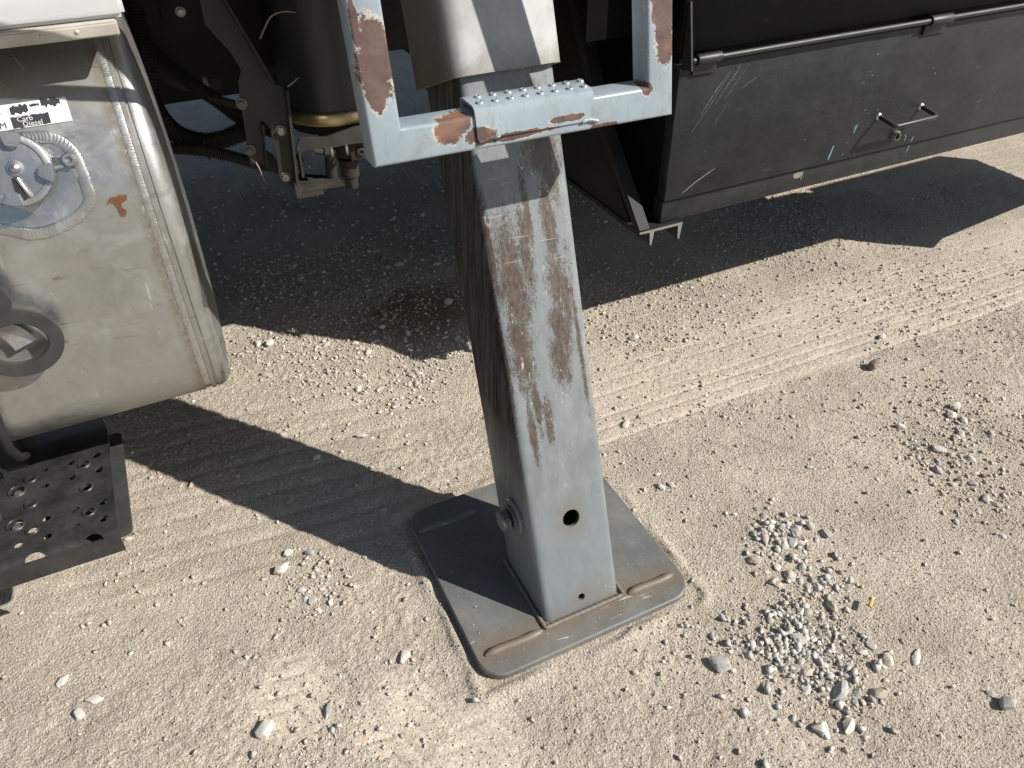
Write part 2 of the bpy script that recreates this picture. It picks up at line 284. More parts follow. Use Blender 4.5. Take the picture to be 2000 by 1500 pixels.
def rrect(x0, x1, y0, y1, r, seg=5):
    P = []
    for cx, cy, a0 in ((x1-r, y1-r, 0), (x0+r, y1-r, 90), (x0+r, y0+r, 180), (x1-r, y0+r, 270)):
        for i in range(seg+1):
            a = R(a0 + 90*i/seg); P.append((cx+r*math.cos(a), cy+r*math.sin(a)))
    return P
def sweep(path, rad, n=10, squash=None, flat=None):
    """tube along a path; rad scalar or per-point list"""
    P = [Vector(p) for p in path]; rads = rad if hasattr(rad, '__len__') else [rad]*len(P); rings = []; prev = None
    for i, p in enumerate(P):
        t = (P[min(i+1, len(P)-1)] - P[max(i-1, 0)]).normalized()
        if prev is None:
            a = Vector((0, 0, 1)) if abs(t.z) < .9 else Vector((1, 0, 0)); nrm = t.cross(a).normalized()
        else: nrm = (prev - t*prev.dot(t)).normalized()
        prev = nrm; b = t.cross(nrm)
        rings.append([p + (nrm*math.cos(q) + b*math.sin(q))*rads[i] for q in (2*math.pi*k/n for k in range(n))])
    return loft(rings)
def spline(pts, n=12):
    P = [Vector(p) for p in pts]; P = [P[0]*2-P[1]] + P + [P[-1]*2-P[-2]]; out = []
    for i in range(1, len(P)-2):
        for k in range(n):
            t = k/n; a, b, c, d = P[i-1], P[i], P[i+1], P[i+2]
            out.append(.5*((2*b) + (c-a)*t + (2*a-5*b+4*c-d)*t*t + (3*b-a-3*c+d)*t**3))
    out.append(P[-2]); return out
def resample(P, step):
    out = [P[0]]; acc = 0
    for a, b in zip(P[:-1], P[1:]):
        L = (b-a).length; d = step-acc
        while d <= L and L > 0: out.append(a+(b-a)*(d/L)); d += step
        acc = L-(d-step) if d-step <= L else acc+L
    return out
def lathe(prof, origin, axis, n=32, name=None):
    """prof: (radius, height along axis)"""
    ax = Vector(axis).normalized(); a = Vector((0, 0, 1)) if abs(ax.z) < .9 else Vector((1, 0, 0)); u = ax.cross(a).normalized(); v = ax.cross(u); o = Vector(origin)
    hollow = prof[0][0] > .001 and prof[-1][0] > .001; prof = list(prof)+([prof[0]] if hollow else [])
    return loft([[o+ax*h+(u*math.cos(q)+v*math.sin(q))*max(r_, 1e-5) for q in (2*math.pi*k/n for k in range(n))] for r_, h in prof], True, not hollow)
def prism(poly, fn, t, bev=0.):
    """poly 2-D outline, fn(a,b,h)->3-D, thickness t"""
    n = len(poly); bm = bmesh.new(); A = [bm.verts.new(fn(a, b, 0)) for a, b in poly]; B = [bm.verts.new(fn(a, b, t)) for a, b in poly]
    bm.faces.new(A); bm.faces.new(list(reversed(B)))
    for i in range(n): bm.faces.new((A[i], B[i], B[(i+1) % n], A[(i+1) % n]))
    if bev:
        bmesh.ops.recalc_face_normals(bm, faces=bm.faces)
        bmesh.ops.bevel(bm, geom=list(bm.edges), offset=bev, segments=2, affect='EDGES', clamp_overlap=True)
    return from_bm(bm)
def cut(o, cutters):
    """boolean-subtract meshes given in world coordinates from object o"""
    tmp = []
    for cme in cutters:
        c = bpy.data.objects.new('cutter', cme); COL.objects.link(c); cme.transform(Matrix.Translation(-ORG[o])); tmp.append(c)
        if o.parent: c.parent = o.parent
        else: c.location = ORG[o]
        md = o.modifiers.new('b', 'BOOLEAN'); md.operation = 'DIFFERENCE'; md.solver = 'EXACT'; md.object = c
    bpy.context.view_layer.update(); dg = bpy.context.evaluated_depsgraph_get()
    me = bpy.data.meshes.new_from_object(o.evaluated_get(dg)); o.modifiers.clear(); old = o.data; o.data = me; bpy.data.meshes.remove(old)
    for c in tmp: bpy.data.objects.remove(c)
    me.shade_smooth(); me.set_sharp_from_angle(angle=R(35))
def hexbolt(name, c, axis, r, h, mat, parent, washer=True, n=6):
    prof = [(0, 0), (r, 0), (r, h*.8), (r*.86, h), (0, h)]
    o = link(name, lathe(prof, c, axis, n), mat, parent, None, 30)
    if washer:
        p = Vector(c) - Vector(axis).normalized()*.002
        link('washer', lathe([(0, 0), (r*1.45, 0), (r*1.45, h*.22), (r*1.3, h*.3), (0, h*.3)], p, axis, 24), mat, o, None, 30)
    return o

# ------------------------------------------------------------------ ground
def vnoise(x, y, seed):
    xi = np.floor(x).astype(np.int64); yi = np.floor(y).astype(np.int64); fx = x-xi; fy = y-yi
    fx = fx*fx*(3-2*fx); fy = fy*fy*(3-2*fy)
    def h(a, b):
        q = (a*374761393 + b*668265263 + seed*974711) & 0x7fffffff; q = ((q ^ (q >> 13))*1274126177) & 0x7fffffff; return ((q ^ (q >> 16)) & 0xffff)/65535.
    return (h(xi, yi)*(1-fx)+h(xi+1, yi)*fx)*(1-fy)+(h(xi, yi+1)*(1-fx)+h(xi+1, yi+1)*fx)*fy
def sst(a, b, v):
    t = np.clip((v-a)/(b-a), 0, 1); return t*t*(3-2*t)
def height(x, y):
    x = np.asarray(x, float); y = np.asarray(y, float)
    h = .026*(vnoise(x*1.1, y*1.1, 1)-.5) + .005*(vnoise(x*4.3+7, y*4.3, 2)-.5) + .0022*(vnoise(x*13, y*13, 3)-.5)
    pm = x*0
    for (cx, cy, ang, rr) in ((-.06, .97, -.62, 1.), (.12, .82, -.62, 1.1), (.25, .70, -.62, .8)):
        u = (x-cx)*math.cos(ang)+(y-cy)*math.sin(ang); v = -(x-cx)*math.sin(ang)+(y-cy)*math.cos(ang); pm = np.maximum(pm, np.exp(-((u/.085)**4))*np.exp(-((v/.11)**4)))
    smooth = sst(.75, 1.0, x)*sst(1.28, 1.36, y)*sst(2.0, 1.8, y)
    rough = (.35+.65*sst(.35, .7, vnoise(x*2.1, y*2.1, 12)))*(1-.55*smooth)*(1-.75*pm)
    h += rough*(.0026*(vnoise(x*38, y*38, 4)-.5) + .0038*(vnoise(x*85, y*85, 5)-.5) + .0048*(vnoise(x*150, y*150, 6)-.5))
    # straight tyre ribs running along the truck, right of the leg
    for k, (c, sl, am) in enumerate(((1.352, -.020, 1.), (1.408, -.024, 1.), (1.450, -.026, 1.), (1.498, -.030, 1.), (1.545, -.032, .8), (1.60, -.036, .8), (1.66, -.04, .6), (1.735, -.04, .7), (1.80, -.035, .5), (1.87, -.03, .4))):
        d = y-(c+sl*(x-1.0)+.010*(vnoise(x*2.2, x*0+k*3.1, 8)-.5)+.004*(vnoise(x*40, x*0+k*1.1, 18)-.5)); m = am*sst(.60, .95, x)*sst(4.2, 3.2, x)*sst(.10, .5, vnoise(x*7, x*0+k*5.3, 9))
        h -= m*.0046*np.exp(-(d/.0040)**2)
    h += .002*smooth*sst(.0, .02, y-(1.352-.02*(x-1)))-.001*smooth
    # slanting scuffs in the loose strip in front of the ribs
    for k, (x0, y0, ang, ln_) in enumerate(((1.20, 1.20, -.95, .16), (1.31, 1.18, -.95, .18), (1.46, 1.20, -.9, .20), (1.58, 1.17, -.85, .22), (1.72, 1.16, -.8, .2), (1.85, 1.15, -.8, .2), (1.12, 1.22, 1.0, .10), (2.0, 1.12, -.7, .25), (1.4, 1.06, -.9, .16), (1.62, 1.02, -.9, .18))):
        u = (x-x0)*math.cos(ang)+(y-y0)*math.sin(ang); v = -(x-x0)*math.sin(ang)+(y-y0)*math.cos(ang)+.02*(vnoise(u*9+k, u*0+k, 31)-.5)
        h -= .0065*sst(.2, .6, vnoise(u*14+k*7, v*0+k, 33))*np.exp(-(v/.0065)**2)*np.exp(-(u/ln_)**4)
    # softer ruts left of the leg
    for k in range(9):
        d = y-(1.33+.075*k-.10*(x-.2)+.02*(vnoise(x*3, x*0+k, 10)-.5)); m = sst(-.75, -.3, x)*sst(.75, .35, x)
        h -= m*.0045*np.exp(-(d/.011)**2)
    # zig-zag tread prints near the lower edge of the view
    for (cx, cy, ang, rr) in ((-.06, .97, -.62, 1.), (.12, .82, -.62, 1.1), (.25, .70, -.62, .8), (-.30, 1.02, -.5, .5)):
        u = (x-cx)*math.cos(ang)+(y-cy)*math.sin(ang); v = -(x-cx)*math.sin(ang)+(y-cy)*math.cos(ang)
        m0 = np.exp(-((u/.085)**4))*np.exp(-((v/.11)**4))*sst(.05, .3, vnoise(x*9, y*9, 47)); h -= m0*.0025*rr
        for j in range(-3, 4):
            tri = np.abs(((u*15) % 2)-1)-.5; d = v-(j*.042+tri*.034+.008*(vnoise(u*20+j, u*0+j, 48)-.5))
            h -= m0*rr*.0080*np.exp(-(d/.0054)**2)*(.35+.65*vnoise(x*17, y*17, 53))
    fade = sst(7, 4, np.maximum(np.abs(x-1), np.abs(y-1.5))); h = h*(.15+.85*fade)
    px = np.maximum(np.abs(x-.575)-.27, 0); py = np.maximum(np.abs(y-1.068)-.265, 0); d = np.hypot(px, py)
    k = sst(.0, .09, d); h = h*k - (1-k)*.002; h += .011*np.exp(-((d-.018)/.014)**2)*sst(.35, .7, vnoise(x*16, y*16, 41))*sst(.0, .006, d)
    return h
def axis_pts(lo, hi, step, far):
    a = list(np.arange(lo, hi+step*.5, step)); s = step; q = a[-1]; R_ = []
    while q < far: s *= 1.22; q += s; R_.append(q)
    s = step; q = a[0]; L_ = []
    while q > -far: s *= 1.22; q -= s; L_.append(q)
    return np.array(L_[::-1]+a+R_)
gx = axis_pts(-.95, 3.2, .0052, 400); gy = axis_pts(.2, 2.75, .0052, 400)
X, Y = np.meshgrid(gx, gy); Z = height(X, Y); nx_, ny_ = len(gx), len(gy)
co = np.stack([X, Y, Z], -1).reshape(-1, 3).astype(np.float32); idx = np.arange(nx_*ny_).reshape(ny_, nx_)
q = np.stack([idx[:-1, :-1], idx[:-1, 1:], idx[1:, 1:], idx[1:, :-1]], -1).reshape(-1, 4).astype(np.int32)
gm = bpy.data.meshes.new('ground'); gm.vertices.add(len(co)); gm.vertices.foreach_set('co', co.ravel()); gm.loops.add(q.size); gm.loops.foreach_set('vertex_index', q.ravel())
gm.polygons.add(len(q)); gm.polygons.foreach_set('loop_start', np.arange(0, q.size, 4, dtype=np.int32)); gm.update(calc_edges=True); gm.shade_smooth()
go = bpy.data.objects.new('ground', gm); COL.objects.link(go); gm.materials.append(M['dirt']); go['kind'] = 'structure'

# ---- gravel
def hull(npts, seed, flat=.75):
    r_ = random.Random(seed); bm = bmesh.new()
    for _ in range(npts):
        v = Vector((r_.gauss(0, 1), r_.gauss(0, 1), r_.gauss(0, 1))).normalized()*r_.uniform(.86, 1.05); bm.verts.new((v.x, v.y*r_.uniform(.8, .95), v.z*flat))
    g_ = bmesh.ops.convex_hull(bm, input=bm.verts); bmesh.ops.delete(bm, geom=list({e for e in g_['geom_interior']+g_['geom_unused'] if isinstance(e, bmesh.types.BMVert)}), context='VERTS')
    bmesh.ops.triangulate(bm, faces=bm.faces); bmesh.ops.recalc_face_normals(bm, faces=bm.faces)
    bm.verts.index_update(); V = np.array([v.co[:] for v in bm.verts]); F = np.array([[v.index for v in f.verts] for f in bm.faces]); bm.free(); return V, F
def rots(n):
    a = rng.normal(size=(n, 4)); a /= np.linalg.norm(a, axis=1)[:, None]; w_, x, y, z = a.T
    return np.stack([1-2*(y*y+z*z), 2*(x*y-z*w_), 2*(x*z+y*w_), 2*(x*y+z*w_), 1-2*(x*x+z*z), 2*(y*z-x*w_), 2*(x*z-y*w_), 2*(y*z+x*w_), 1-2*(x*x+y*y)], -1).reshape(n, 3, 3)
PATCH = [(.993, .60, .09, .9), (1.08, .655, .09, 1.), (1.04, .56, .08, .9), (1.12, .85, .07, .9), (1.17, .875, .05, .8), (.96, .50, .08, .7), (1.73, .89, .12, .9), (1.70, .75, .14, .7), (1.95, .95, .2, .6), (.33, 2.10, .2, 1.), (.47, 1.86, .16, .8), (.655, 2.0, .14, 1.), (.50, 2.37, .3, .8), (1.32, 1.77, .16, .7), (.05, 1.23, .09, .9), (.02, 1.2, .08, .6), (.9, .66, .10, .6), (.12, 2.28, .15, .8), (1.6, 1.9, .3, .5), (2.3, 1.5, .4, .3), (.0, .86, .2, .35), (.75, .72, .1, .4), (2.2, 2.15, .35, .5), (.4, 2.75, .35, .7), (1.1, 2.2, .4, .5)]
def dens(x, y):
    d = .05+.10*sst(.45, .75, vnoise(x*3, y*3, 21))
    for px, py, s, a in PATCH: d = np.maximum(d, a*np.exp(-(((x-px)**2+(y-py)**2)/(s*s))**1.5))
    pad = (np.abs(x-.575) < .28) & (np.abs(y-1.068) < .275); return np.where(pad, 0, d)
def scatter(n, x0, x1, y0, y1, power, smin, smax, sexp, base=0.):
    xs, ys = [], []; tot = 0
    while tot < n:
        x = rng.uniform(x0, x1, n*2); y = rng.uniform(y0, y1, n*2); k = rng.uniform(0, 1, n*2) < np.maximum(dens(x, y)**power, base*(dens(x, y) > 0)); xs.append(x[k]); ys.append(y[k]); tot += k.sum()
    x = np.concatenate(xs)[:n]; y = np.concatenate(ys)[:n]; s = smin+(smax-smin)*rng.uniform(0, 1, n)**sexp; return x, y, s
def gravel(name, label, pts, templates, mat, sink=.25, flat=.8, z0=None):
    x, y, s = pts; n = len(x); Rm = rots(n); z = (height(x, y) if z0 is None else z0)+s*flat*(1-2*sink)*.8; t = rng.integers(0, len(templates), n); VV, FF = [], []; off = 0
    sc_ = rng.uniform(.65, 1.2, (n, 3))
    for k, (V, F) in enumerate(templates):
        i = np.where(t == k)[0]; 
        if not len(i): continue
        P = np.einsum('nij,nvj->nvi', Rm[i], V[None]*sc_[i][:, None])*s[i][:, None, None]; P[..., 2] *= flat
        P += np.stack([x[i], y[i], z[i]], -1)[:, None]; VV.append(P.reshape(-1, 3)); FF.append((F[None]+(np.arange(len(i))*len(V))[:, None, None]).reshape(-1, 3)+off); off += len(i)*len(V)
    co = np.concatenate(VV).astype(np.float32); f = np.concatenate(FF).astype(np.int32); me = bpy.data.meshes.new(name)
    me.vertices.add(len(co)); me.vertices.foreach_set('co', co.ravel()); me.loops.add(f.size); me.loops.foreach_set('vertex_index', f.ravel()); me.polygons.add(len(f)); me.polygons.foreach_set('loop_start', np.arange(0, f.size, 3, dtype=np.int32)); me.update(calc_edges=True)
    o = bpy.data.objects.new(name, me); COL.objects.link(o); me.materials.append(mat); o['kind'] = 'stuff'; o['label'] = label; o['category'] = 'gravel'; return o
T8 = [hull(7, 100+i) for i in range(8)]; T16 = [hull(9, 200+i, .9) for i in range(12)]
def wedge(x, y):
    """ground seen past the tank and the leg, with a margin for a step to either side"""
    return (y > .95-.62*(x+.55)) & (y < 1.5+1.3*(x+1.0)) & (x < 1.25+1.25*(y-.2))
def keep(p): k = wedge(p[0], p[1]); return tuple(q_[k] for q_ in p)
gravel('grit', 'fine sandy grit strewn over the packed dirt', keep(scatter(150000, -.95, 2.9, .12, 2.3, .7, .0010, .0036, 2.4, .30)), T8, M['grit'])
gravel('gravel', 'loose crushed gravel lying in patches on the dirt', scatter(12500, -.9, 3.2, .18, 2.9, 1.2, .003, .0095, 2.6, .02), T16, M['grit'])
gravel('shade_gravel', 'gravel strewn over the shaded ground under the truck', (rng.uniform(-.3, 2.2, 3200), rng.uniform(2.5, 4.4, 3200), .003+.012*rng.uniform(0, 1, 3200)**3.5), T16, M['chips'])
def chips(n, L):
    k = rng.integers(0, len(L), n); L = np.array(L); x = rng.normal(L[k, 0], L[k, 2]*1.25); y = rng.normal(L[k, 1], L[k, 2]); j = vnoise(x*22, y*22, 61) > rng.uniform(.1, .75, n); return x[j], y[j], (.0022+.0125*rng.uniform(0, 1, n)**3.0)[j]
gravel('crushed_chips', 'dense drift of grey crushed stone chips right of the base plate', chips(1500, [(.985, .585, .05), (1.05, .63, .055), (1.08, .665, .045), (1.02, .54, .05), (.95, .60, .04), (1.115, .85, .035), (1.165, .875, .03), (1.13, .74, .04), (.93, .66, .05), (.97, .49, .05), (.90, .55, .04), (.86, .62, .07), (.93, .44, .06)]), T16, M['chips'])
def plate_dust(n):
    x = rng.uniform(.33, .82, n); y = rng.uniform(.825, 1.31, n); e = np.minimum(np.minimum(x-.31, .84-x), np.minimum(y-.806, 1.33-y))
    k = ((rng.uniform(0, 1, n) < np.exp(-e/.03)+.10) & ~((x > .475) & (x < .69) & (y > .86) & (y < 1.09))); return x[k], y[k], (.0007+.0022*rng.uniform(0, 1, n)**3)[k]
gravel('plate_grit', 'sparse sand grains spilled over the base plate', plate_dust(1500), T8, M['grit'], .1, .8, .0195)
# ---- single stones
HULLS = []
for i in range(12):
    V, F = hull(24, 300+i, .8); HULLS.append((V, F))
def stone_mesh(seed, sx, sy, sz, rz):
    V, F = HULLS[seed % len(HULLS)]; bm = bmesh.new(); vs = [bm.verts.new(v) for v in V]
    for f in F: bm.faces.new([vs[i] for i in f])
    bmesh.ops.bevel(bm, geom=list(bm.edges), offset=.07, segments=1, affect='EDGES', clamp_overlap=True)
    bmesh.ops.triangulate(bm, faces=bm.faces); bmesh.ops.subdivide_edges(bm, edges=list(bm.edges), cuts=1)
    for v in bm.verts:
        d = mnoise.noise(v.co*1.9+Vector((seed*3.1, 0, 0)))*.10+mnoise.noise(v.co*4.5+Vector((0, seed, 0)))*.05; v.co *= 1+d
    me = from_bm(bm); me.transform(Matrix.Rotation(rz, 4, 'Z') @ Matrix.Diagonal((sx, sy, sz, 1))); return me
def rock(x, y, size, mat, label, seed, asp=(1, .75, .6), rz=None, sink=.30, group=None, name='rock', cat='rock'):
    h = size*.60; me = stone_mesh(seed, h*asp[0], h*asp[1], h*asp[2], rz if rz is not None else random.uniform(0, 6.28))
    zmin = min(v.co.z for v in me.vertices); zg = float(height(x, y)); me.transform(Matrix.Translation((0, 0, -zmin*(1-sink))))
    me.shade_smooth(); me.set_sharp_from_angle(angle=R(22)); o = bpy.data.objects.new(name, me); COL.objects.link(o); me.materials.append(mat); o.location = (x, y, zg-.001); return tag(o, label, cat, group)
ROCKS = [(.781, .632, .048, 'rock_grey', 'large blue-grey angular rock lying alone right of the base plate near corner', (1, .8, .6)),
 (-.135, .927, .046, 'rock_pale', 'largest pale rock near the bottom edge, beside zigzag tyre prints', (1, .78, .62)),
 (.176, .956, .036, 'rock_pale', 'flat white stone lying just left of the base plate', (1, .7, .4)),
 (-.017, 1.310, .036, 'rock_pale', 'chunky pale stone, larger of two near the leg shadow edge', (1, .85, .75)),
 (.010, 1.357, .026, 'rock_pale', 'smaller pale stone just beyond the chunky one near the leg shadow', (1, .8, .7)),
 (.060, 1.330, .024, 'rock_grey', 'round grey stone right of two chunky pale stones', (1, .9, .7)),
 (.965, .474, .056, 'rock_grey', 'long grey rock at the lower end of the gravel patch', (1, .55, .45)),
 (1.877, 1.265, .052, 'rock_brown', 'dark brown wedge-shaped rock on the lowest tyre track line', (1, .6, .8)),
 (2.034, 1.379, .030, 'rock_pale', 'small white-sided stone among the tyre track lines at right', (1, .7, .7)),
 (1.285, 1.756, .034, 'rock_pale', 'pale stone standing alone right of the leg near the box shadow', (1, .8, .7)),
 (.870, .432, .034, 'rock_pale', 'pale rounded stone below the gravel patch at the bottom edge', (1, .85, .6)),
 (.925, .410, .036, 'rock_pale', 'pale tilted stone right of the rounded one at the bottom edge', (1, .7, .6)),
 (-.441, 1.142, .038, 'rock_pale', 'long white flat stone at lower left, beside a pointed one', (1, .5, .35)),
 (-.473, 1.123, .030, 'rock_pale', 'pointed white stone left of the long flat one', (1, .75, .6)),
 (-.503, 1.222, .032, 'rock_pale', 'pale stone nearest the left edge below the side step', (1, .65, .4)),
 (.800, 2.250, .038, 'rock_pale', 'tan stone in shade right against the left side of the leg', (1, .9, .7)),
 (.357, 2.676, .040, 'rock_grey', 'grey stone in deep shade beneath the air dryer', (1, .8, .6)),
 (.683, 2.599, .030, 'rock_grey', 'small grey stone in deep shade between the air dryer and the leg', (1, .8, .6)),
 (1.172, .461, .046, 'rock_pale', 'flat whitish slab right of the gravel patch', (1, .45, .25)),
 (1.247, .302, .040, 'rock_grey', 'grey stone at the right edge near the bottom corner', (1, .8, .7)),
 (1.936, 1.008, .036, 'rock_pale', 'pale pointed stone casting a shadow on its neighbour at right', (1, .75, .7)),
 (1.895, .985, .034, 'rock_pale', 'pale rounded stone shaded by its pointed neighbour at right', (1, .85, .6)),
 (1.739, .900, .046, 'rock_pale', 'broad white stone in the small heap at the right', (1, .6, .45)),
 (1.700, .925, .036, 'rock_pale', 'upright pale stone leaning on the broad white one at the right', (1, .7, .6)),
 (-.008, .909, .040, 'rock_grey', 'slender grey stone between two tyre prints at the bottom', (1, .42, .4)),
 (1.022, 1.393, .040, 'rock_pale', 'flat white stone just right of the leg on the tyre tracks', (1, .55, .35)),
 (.968, 1.133, .028, 'rock_pale', 'small white stone beyond the base plate right edge', (1, .6, .5)),
 (1.000, 1.125, .026, 'rock_pale', 'small white stone, right one of a pair beyond the base plate', (1, .65, .55)),
 (.118, 2.303, .036, 'rock_pale', 'white stone, left one of a pair near the tank end', (1, .75, .6)),
 (.160, 2.283, .036, 'rock_pale', 'white stone, right one of a pair near the tank end', (1, .85, .7)),
 (.357, 1.908, .030, 'rock_pale', 'small white stone amid the sunlit gravel behind the leg shadow', (1, .75, .6)),
 (.300, 1.690, .042, 'rock_pale', 'long flat white stone lying just beyond the leg shadow', (1, .5, .3)),
 (.16, 1.655, .026, 'rock_pale', 'pale stone sitting on the far edge of the leg shadow', (1, .8, .7)),
 (.44, 1.78, .040, 'rock_grey', 'flat grey slab among white stones behind the leg shadow', (1, .6, .3))]
for i, (x, y, s, mt, lb, asp) in enumerate(ROCKS): rock(x, y, s, M[mt], lb, i*7+4, asp)
def near_rock(x, y, d): return any(math.hypot(x-q[0], y-q[1]) < d for q in ROCKS)
HM = []; HULLS = [hull(26, 500+i, .8) for i in range(12)]
M_P = [M['pebble'], m_stone('grey_pebble', False, True)]
for i in range(14):
    me = stone_mesh(40+i, 1, random.uniform(.6, .9), random.uniform(.45, .75), 0); zmin = min(v.co.z for v in me.vertices); me.transform(Matrix.Translation((0, 0, -zmin*.6))); me.shade_smooth(); me.set_sharp_from_angle(angle=R(22)); me.materials.append(M_P[i % 2]); HM.append(me)
def pebbles(n, gen, label, group, smin, smax):
    c = 0
    while c < n:
        x, y = gen()
        if near_rock(x, y, .03) or (abs(x-.575) < .29 and abs(y-1.068) < .285): continue
        s = smin+(smax-smin)*random.random()**2; o = bpy.data.objects.new('stone', random.choice(HM)); COL.objects.link(o); o.location = (x, y, float(height(x, y))-.0015)
        o.scale = (s*.62,)*3; o.rotation_euler = (random.uniform(-.3, .3), random.uniform(-.3, .3), random.uniform(0, 6.28)); tag(o, label, 'stone', group); c += 1
def gpatch(L):
    def f():
        px, py, s = random.choice(L); return random.gauss(px, s*.5), random.gauss(py, s*.5)
    return f
pebbles(95, gpatch([(.993, .60, .14), (1.06, .65, .13), (1.03, .56, .12), (1.12, .85, .09), (1.17, .87, .08), (.96, .50, .12), (1.12, .75, .12)]), 'grey crushed stone in the gravel patch right of the base plate', 'stones of the gravel patch right of the base plate', .013, .034)
pebbles(58, gpatch([(.33, 2.08, .18), (.47, 1.88, .14), (.655, 2.0, .11), (.50, 2.2, .18)]), 'pale stone in the sunlit gravel patch between fuel tank and leg', 'stones of the gravel patch between tank and leg', .014, .032)
pebbles(40, gpatch([(1.73, .89, .10), (1.70, .78, .13), (1.9, .9, .18)]), 'pale stone in the loose heap near the right edge', 'stones of the heap at the right', .013, .030)
pebbles(14, gpatch([(.05, 1.23, .06), (.03, 1.20, .04)]), 'small stone in the cluster left of the base plate', 'stones of the cluster left of the base plate', .011, .024)
def far_under():
    return random.uniform(.1, 1.2), random.uniform(2.45, 3.0)
pebbles(16, far_under, 'dim stone on the shaded ground under the truck', 'stones in the shade under the truck', .018, .04)
def anywhere():
    while True:
        x, y = random.uniform(-.8, 3.0), random.uniform(.3, 2.0)
        if float(dens(np.array([x]), np.array([y]))[0]) < .3: return x, y
pebbles(74, anywhere, 'small pale stone scattered singly on the open dirt', 'stones scattered on open dirt', .010, .022)
# cigarette butt on the gravel
cb = thing('cigarette_butt', 'orange cigarette butt lying on the gravel patch', 'cigarette', (1.178, .602, .016))
link('filter', sweep([(1.166, .595, .019), (1.168, .5962, .0195), (1.178, .602, .0200), (1.186, .6068, .0205)], [.0038, .0043, .0043, .0042], 14), M['filter'], cb, None, 40)
link('paper_end', sweep([(1.186, .6068, .0205), (1.189, .6085, .0205), (1.191, .6096, .0205)], [.0042, .0040, .002], 14), M['paper'], cb, None, 40)

# ------------------------------------------------------------------ outrigger leg
LY, LX = .385, .023
leg = thing('outrigger', 'grey steel outrigger leg with brown worn paint standing on a square base plate', 'outrigger', (.483, .87, .02))
def legring(z, ins=0., r_=.018, zfun=None):
    P = rrect(.483+ins, .677-ins, .870+ins, 1.075-ins, max(r_-ins*.5, .004), 5); return [(x+LX*z, y+LY*z, z) for x, y in P]
zs = [.021, .25, .5, .75, 1.0, 1.25, 1.6]
o_r = [legring(z) for z in zs]; i_r = [legring(z, .010) for z in zs]
n = len(o_r[0]); v = [p for r_ in o_r+i_r for p in r_]; f = []; K = len(zs)
for i in range(K-1):
    for j in range(n):
        k = (j+1) % n; f.append((i*n+j, i*n+k, (i+1)*n+k, (i+1)*n+j)); b0 = K*n; f.append((b0+i*n+k, b0+i*n+j, b0+(i+1)*n+j, b0+(i+1)*n+k))
for j in range(n):
    k = (j+1) % n; f.append((k, j, K*n+j, K*n+k)); t0 = (K-1)*n; t1 = (2*K-1)*n; f.append((t0+j, t0+k, t1+k, t1+j))
tube = link('leg_tube', from_data(v, f), M['leg'], leg, None, 35)
nl = Vector((0, -1, LY)).normalized()
def cyl(c, ax, r_, l0, l1, n=28): return lathe([(0, l0), (r_, l0), (r_, l1), (0, l1)], c, ax, n)
cut(tube, [cyl((.587, .957, .238), nl, .0205, -.05, .05), cyl((.581, .884, .050), nl, .0085, -.04, .05)])
# base plate with rounded corners and a slight upward bow
PZ = .0195
plate = []
P = rrect(.310, .840, .806, 1.330, .055, 7)
for ins, z in ((.0, .002), (.0, PZ-.003), (.003, PZ)):
    plate.append([(x+(.575-x)/.265*ins, y+(1.068-y)/.262*ins, z) for x, y in P])
link('base_plate', loft(plate), M['pad'], leg, None, 30)
def bead(path, r_, pitch, n=12, step=None):
    P = resample([Vector(p) for p in path], step or pitch/4); return sweep(P, [r_*(.86+.22*((i*(step or pitch/4)/pitch) % 1)) + r_*.06*mnoise.noise(p*60) for i, p in enumerate(P)], n)
def rib(x0, x1, y):
    P = [Vector((x0+(x1-x0)*i/14, y+.0015*math.sin(i*.5), .0190)) for i in range(15)]
    link('rib', sweep(P, [.004, .0085]+[.0100+.0003*mnoise.noise(p*30) for p in P[2:-2]]+[.0085, .004], 14), M['pad'], leg, None, 60)
rib(.330, .470, .866); rib(.694, .818, .866); rib(.322, .475, 1.256); rib(.694, .818, 1.256)
for pth in ([(.478, .868, .022), (.680, .868, .022)], [(.478, .868, .022), (.478, 1.082, .022)], [(.682, .868, .022), (.682, 1.082, .022)]):
    link('weld_bead', bead(pth, .0052, .014), M['weldsteel'], leg, None, 80)
# pivot bolt on the flank
link('boss', lathe([(0, 0), (.043, 0), (.043, .007), (.040, .010), (.018, .010), (0, .010)], (.4895, 1.035, .218), (-1, 0, 0), 32), M['leg'], leg, None, 30)
pb = link('pivot_bolt', lathe([(0, 0), (.0225, 0), (.0235, .016), (.021, .019), (0, .019)], (.468, 1.035, .218), (-1, 0, 0), 28), M['pad'], leg, None, 30)
link('washer', lathe([(.018, 0), (.031, 0), (.031, .006), (.018, .006)], (.479, 1.035, .218), (-1, 0, 0), 28), M['pad'], pb, None, 30)
link('cotter_pin', sweep([(.464, 1.020, .24), (.460, 1.015, .246), (.462, 1.028, .196), (.466, 1.05, .19)], .003, 8), M['bolt'], pb, None, 40)

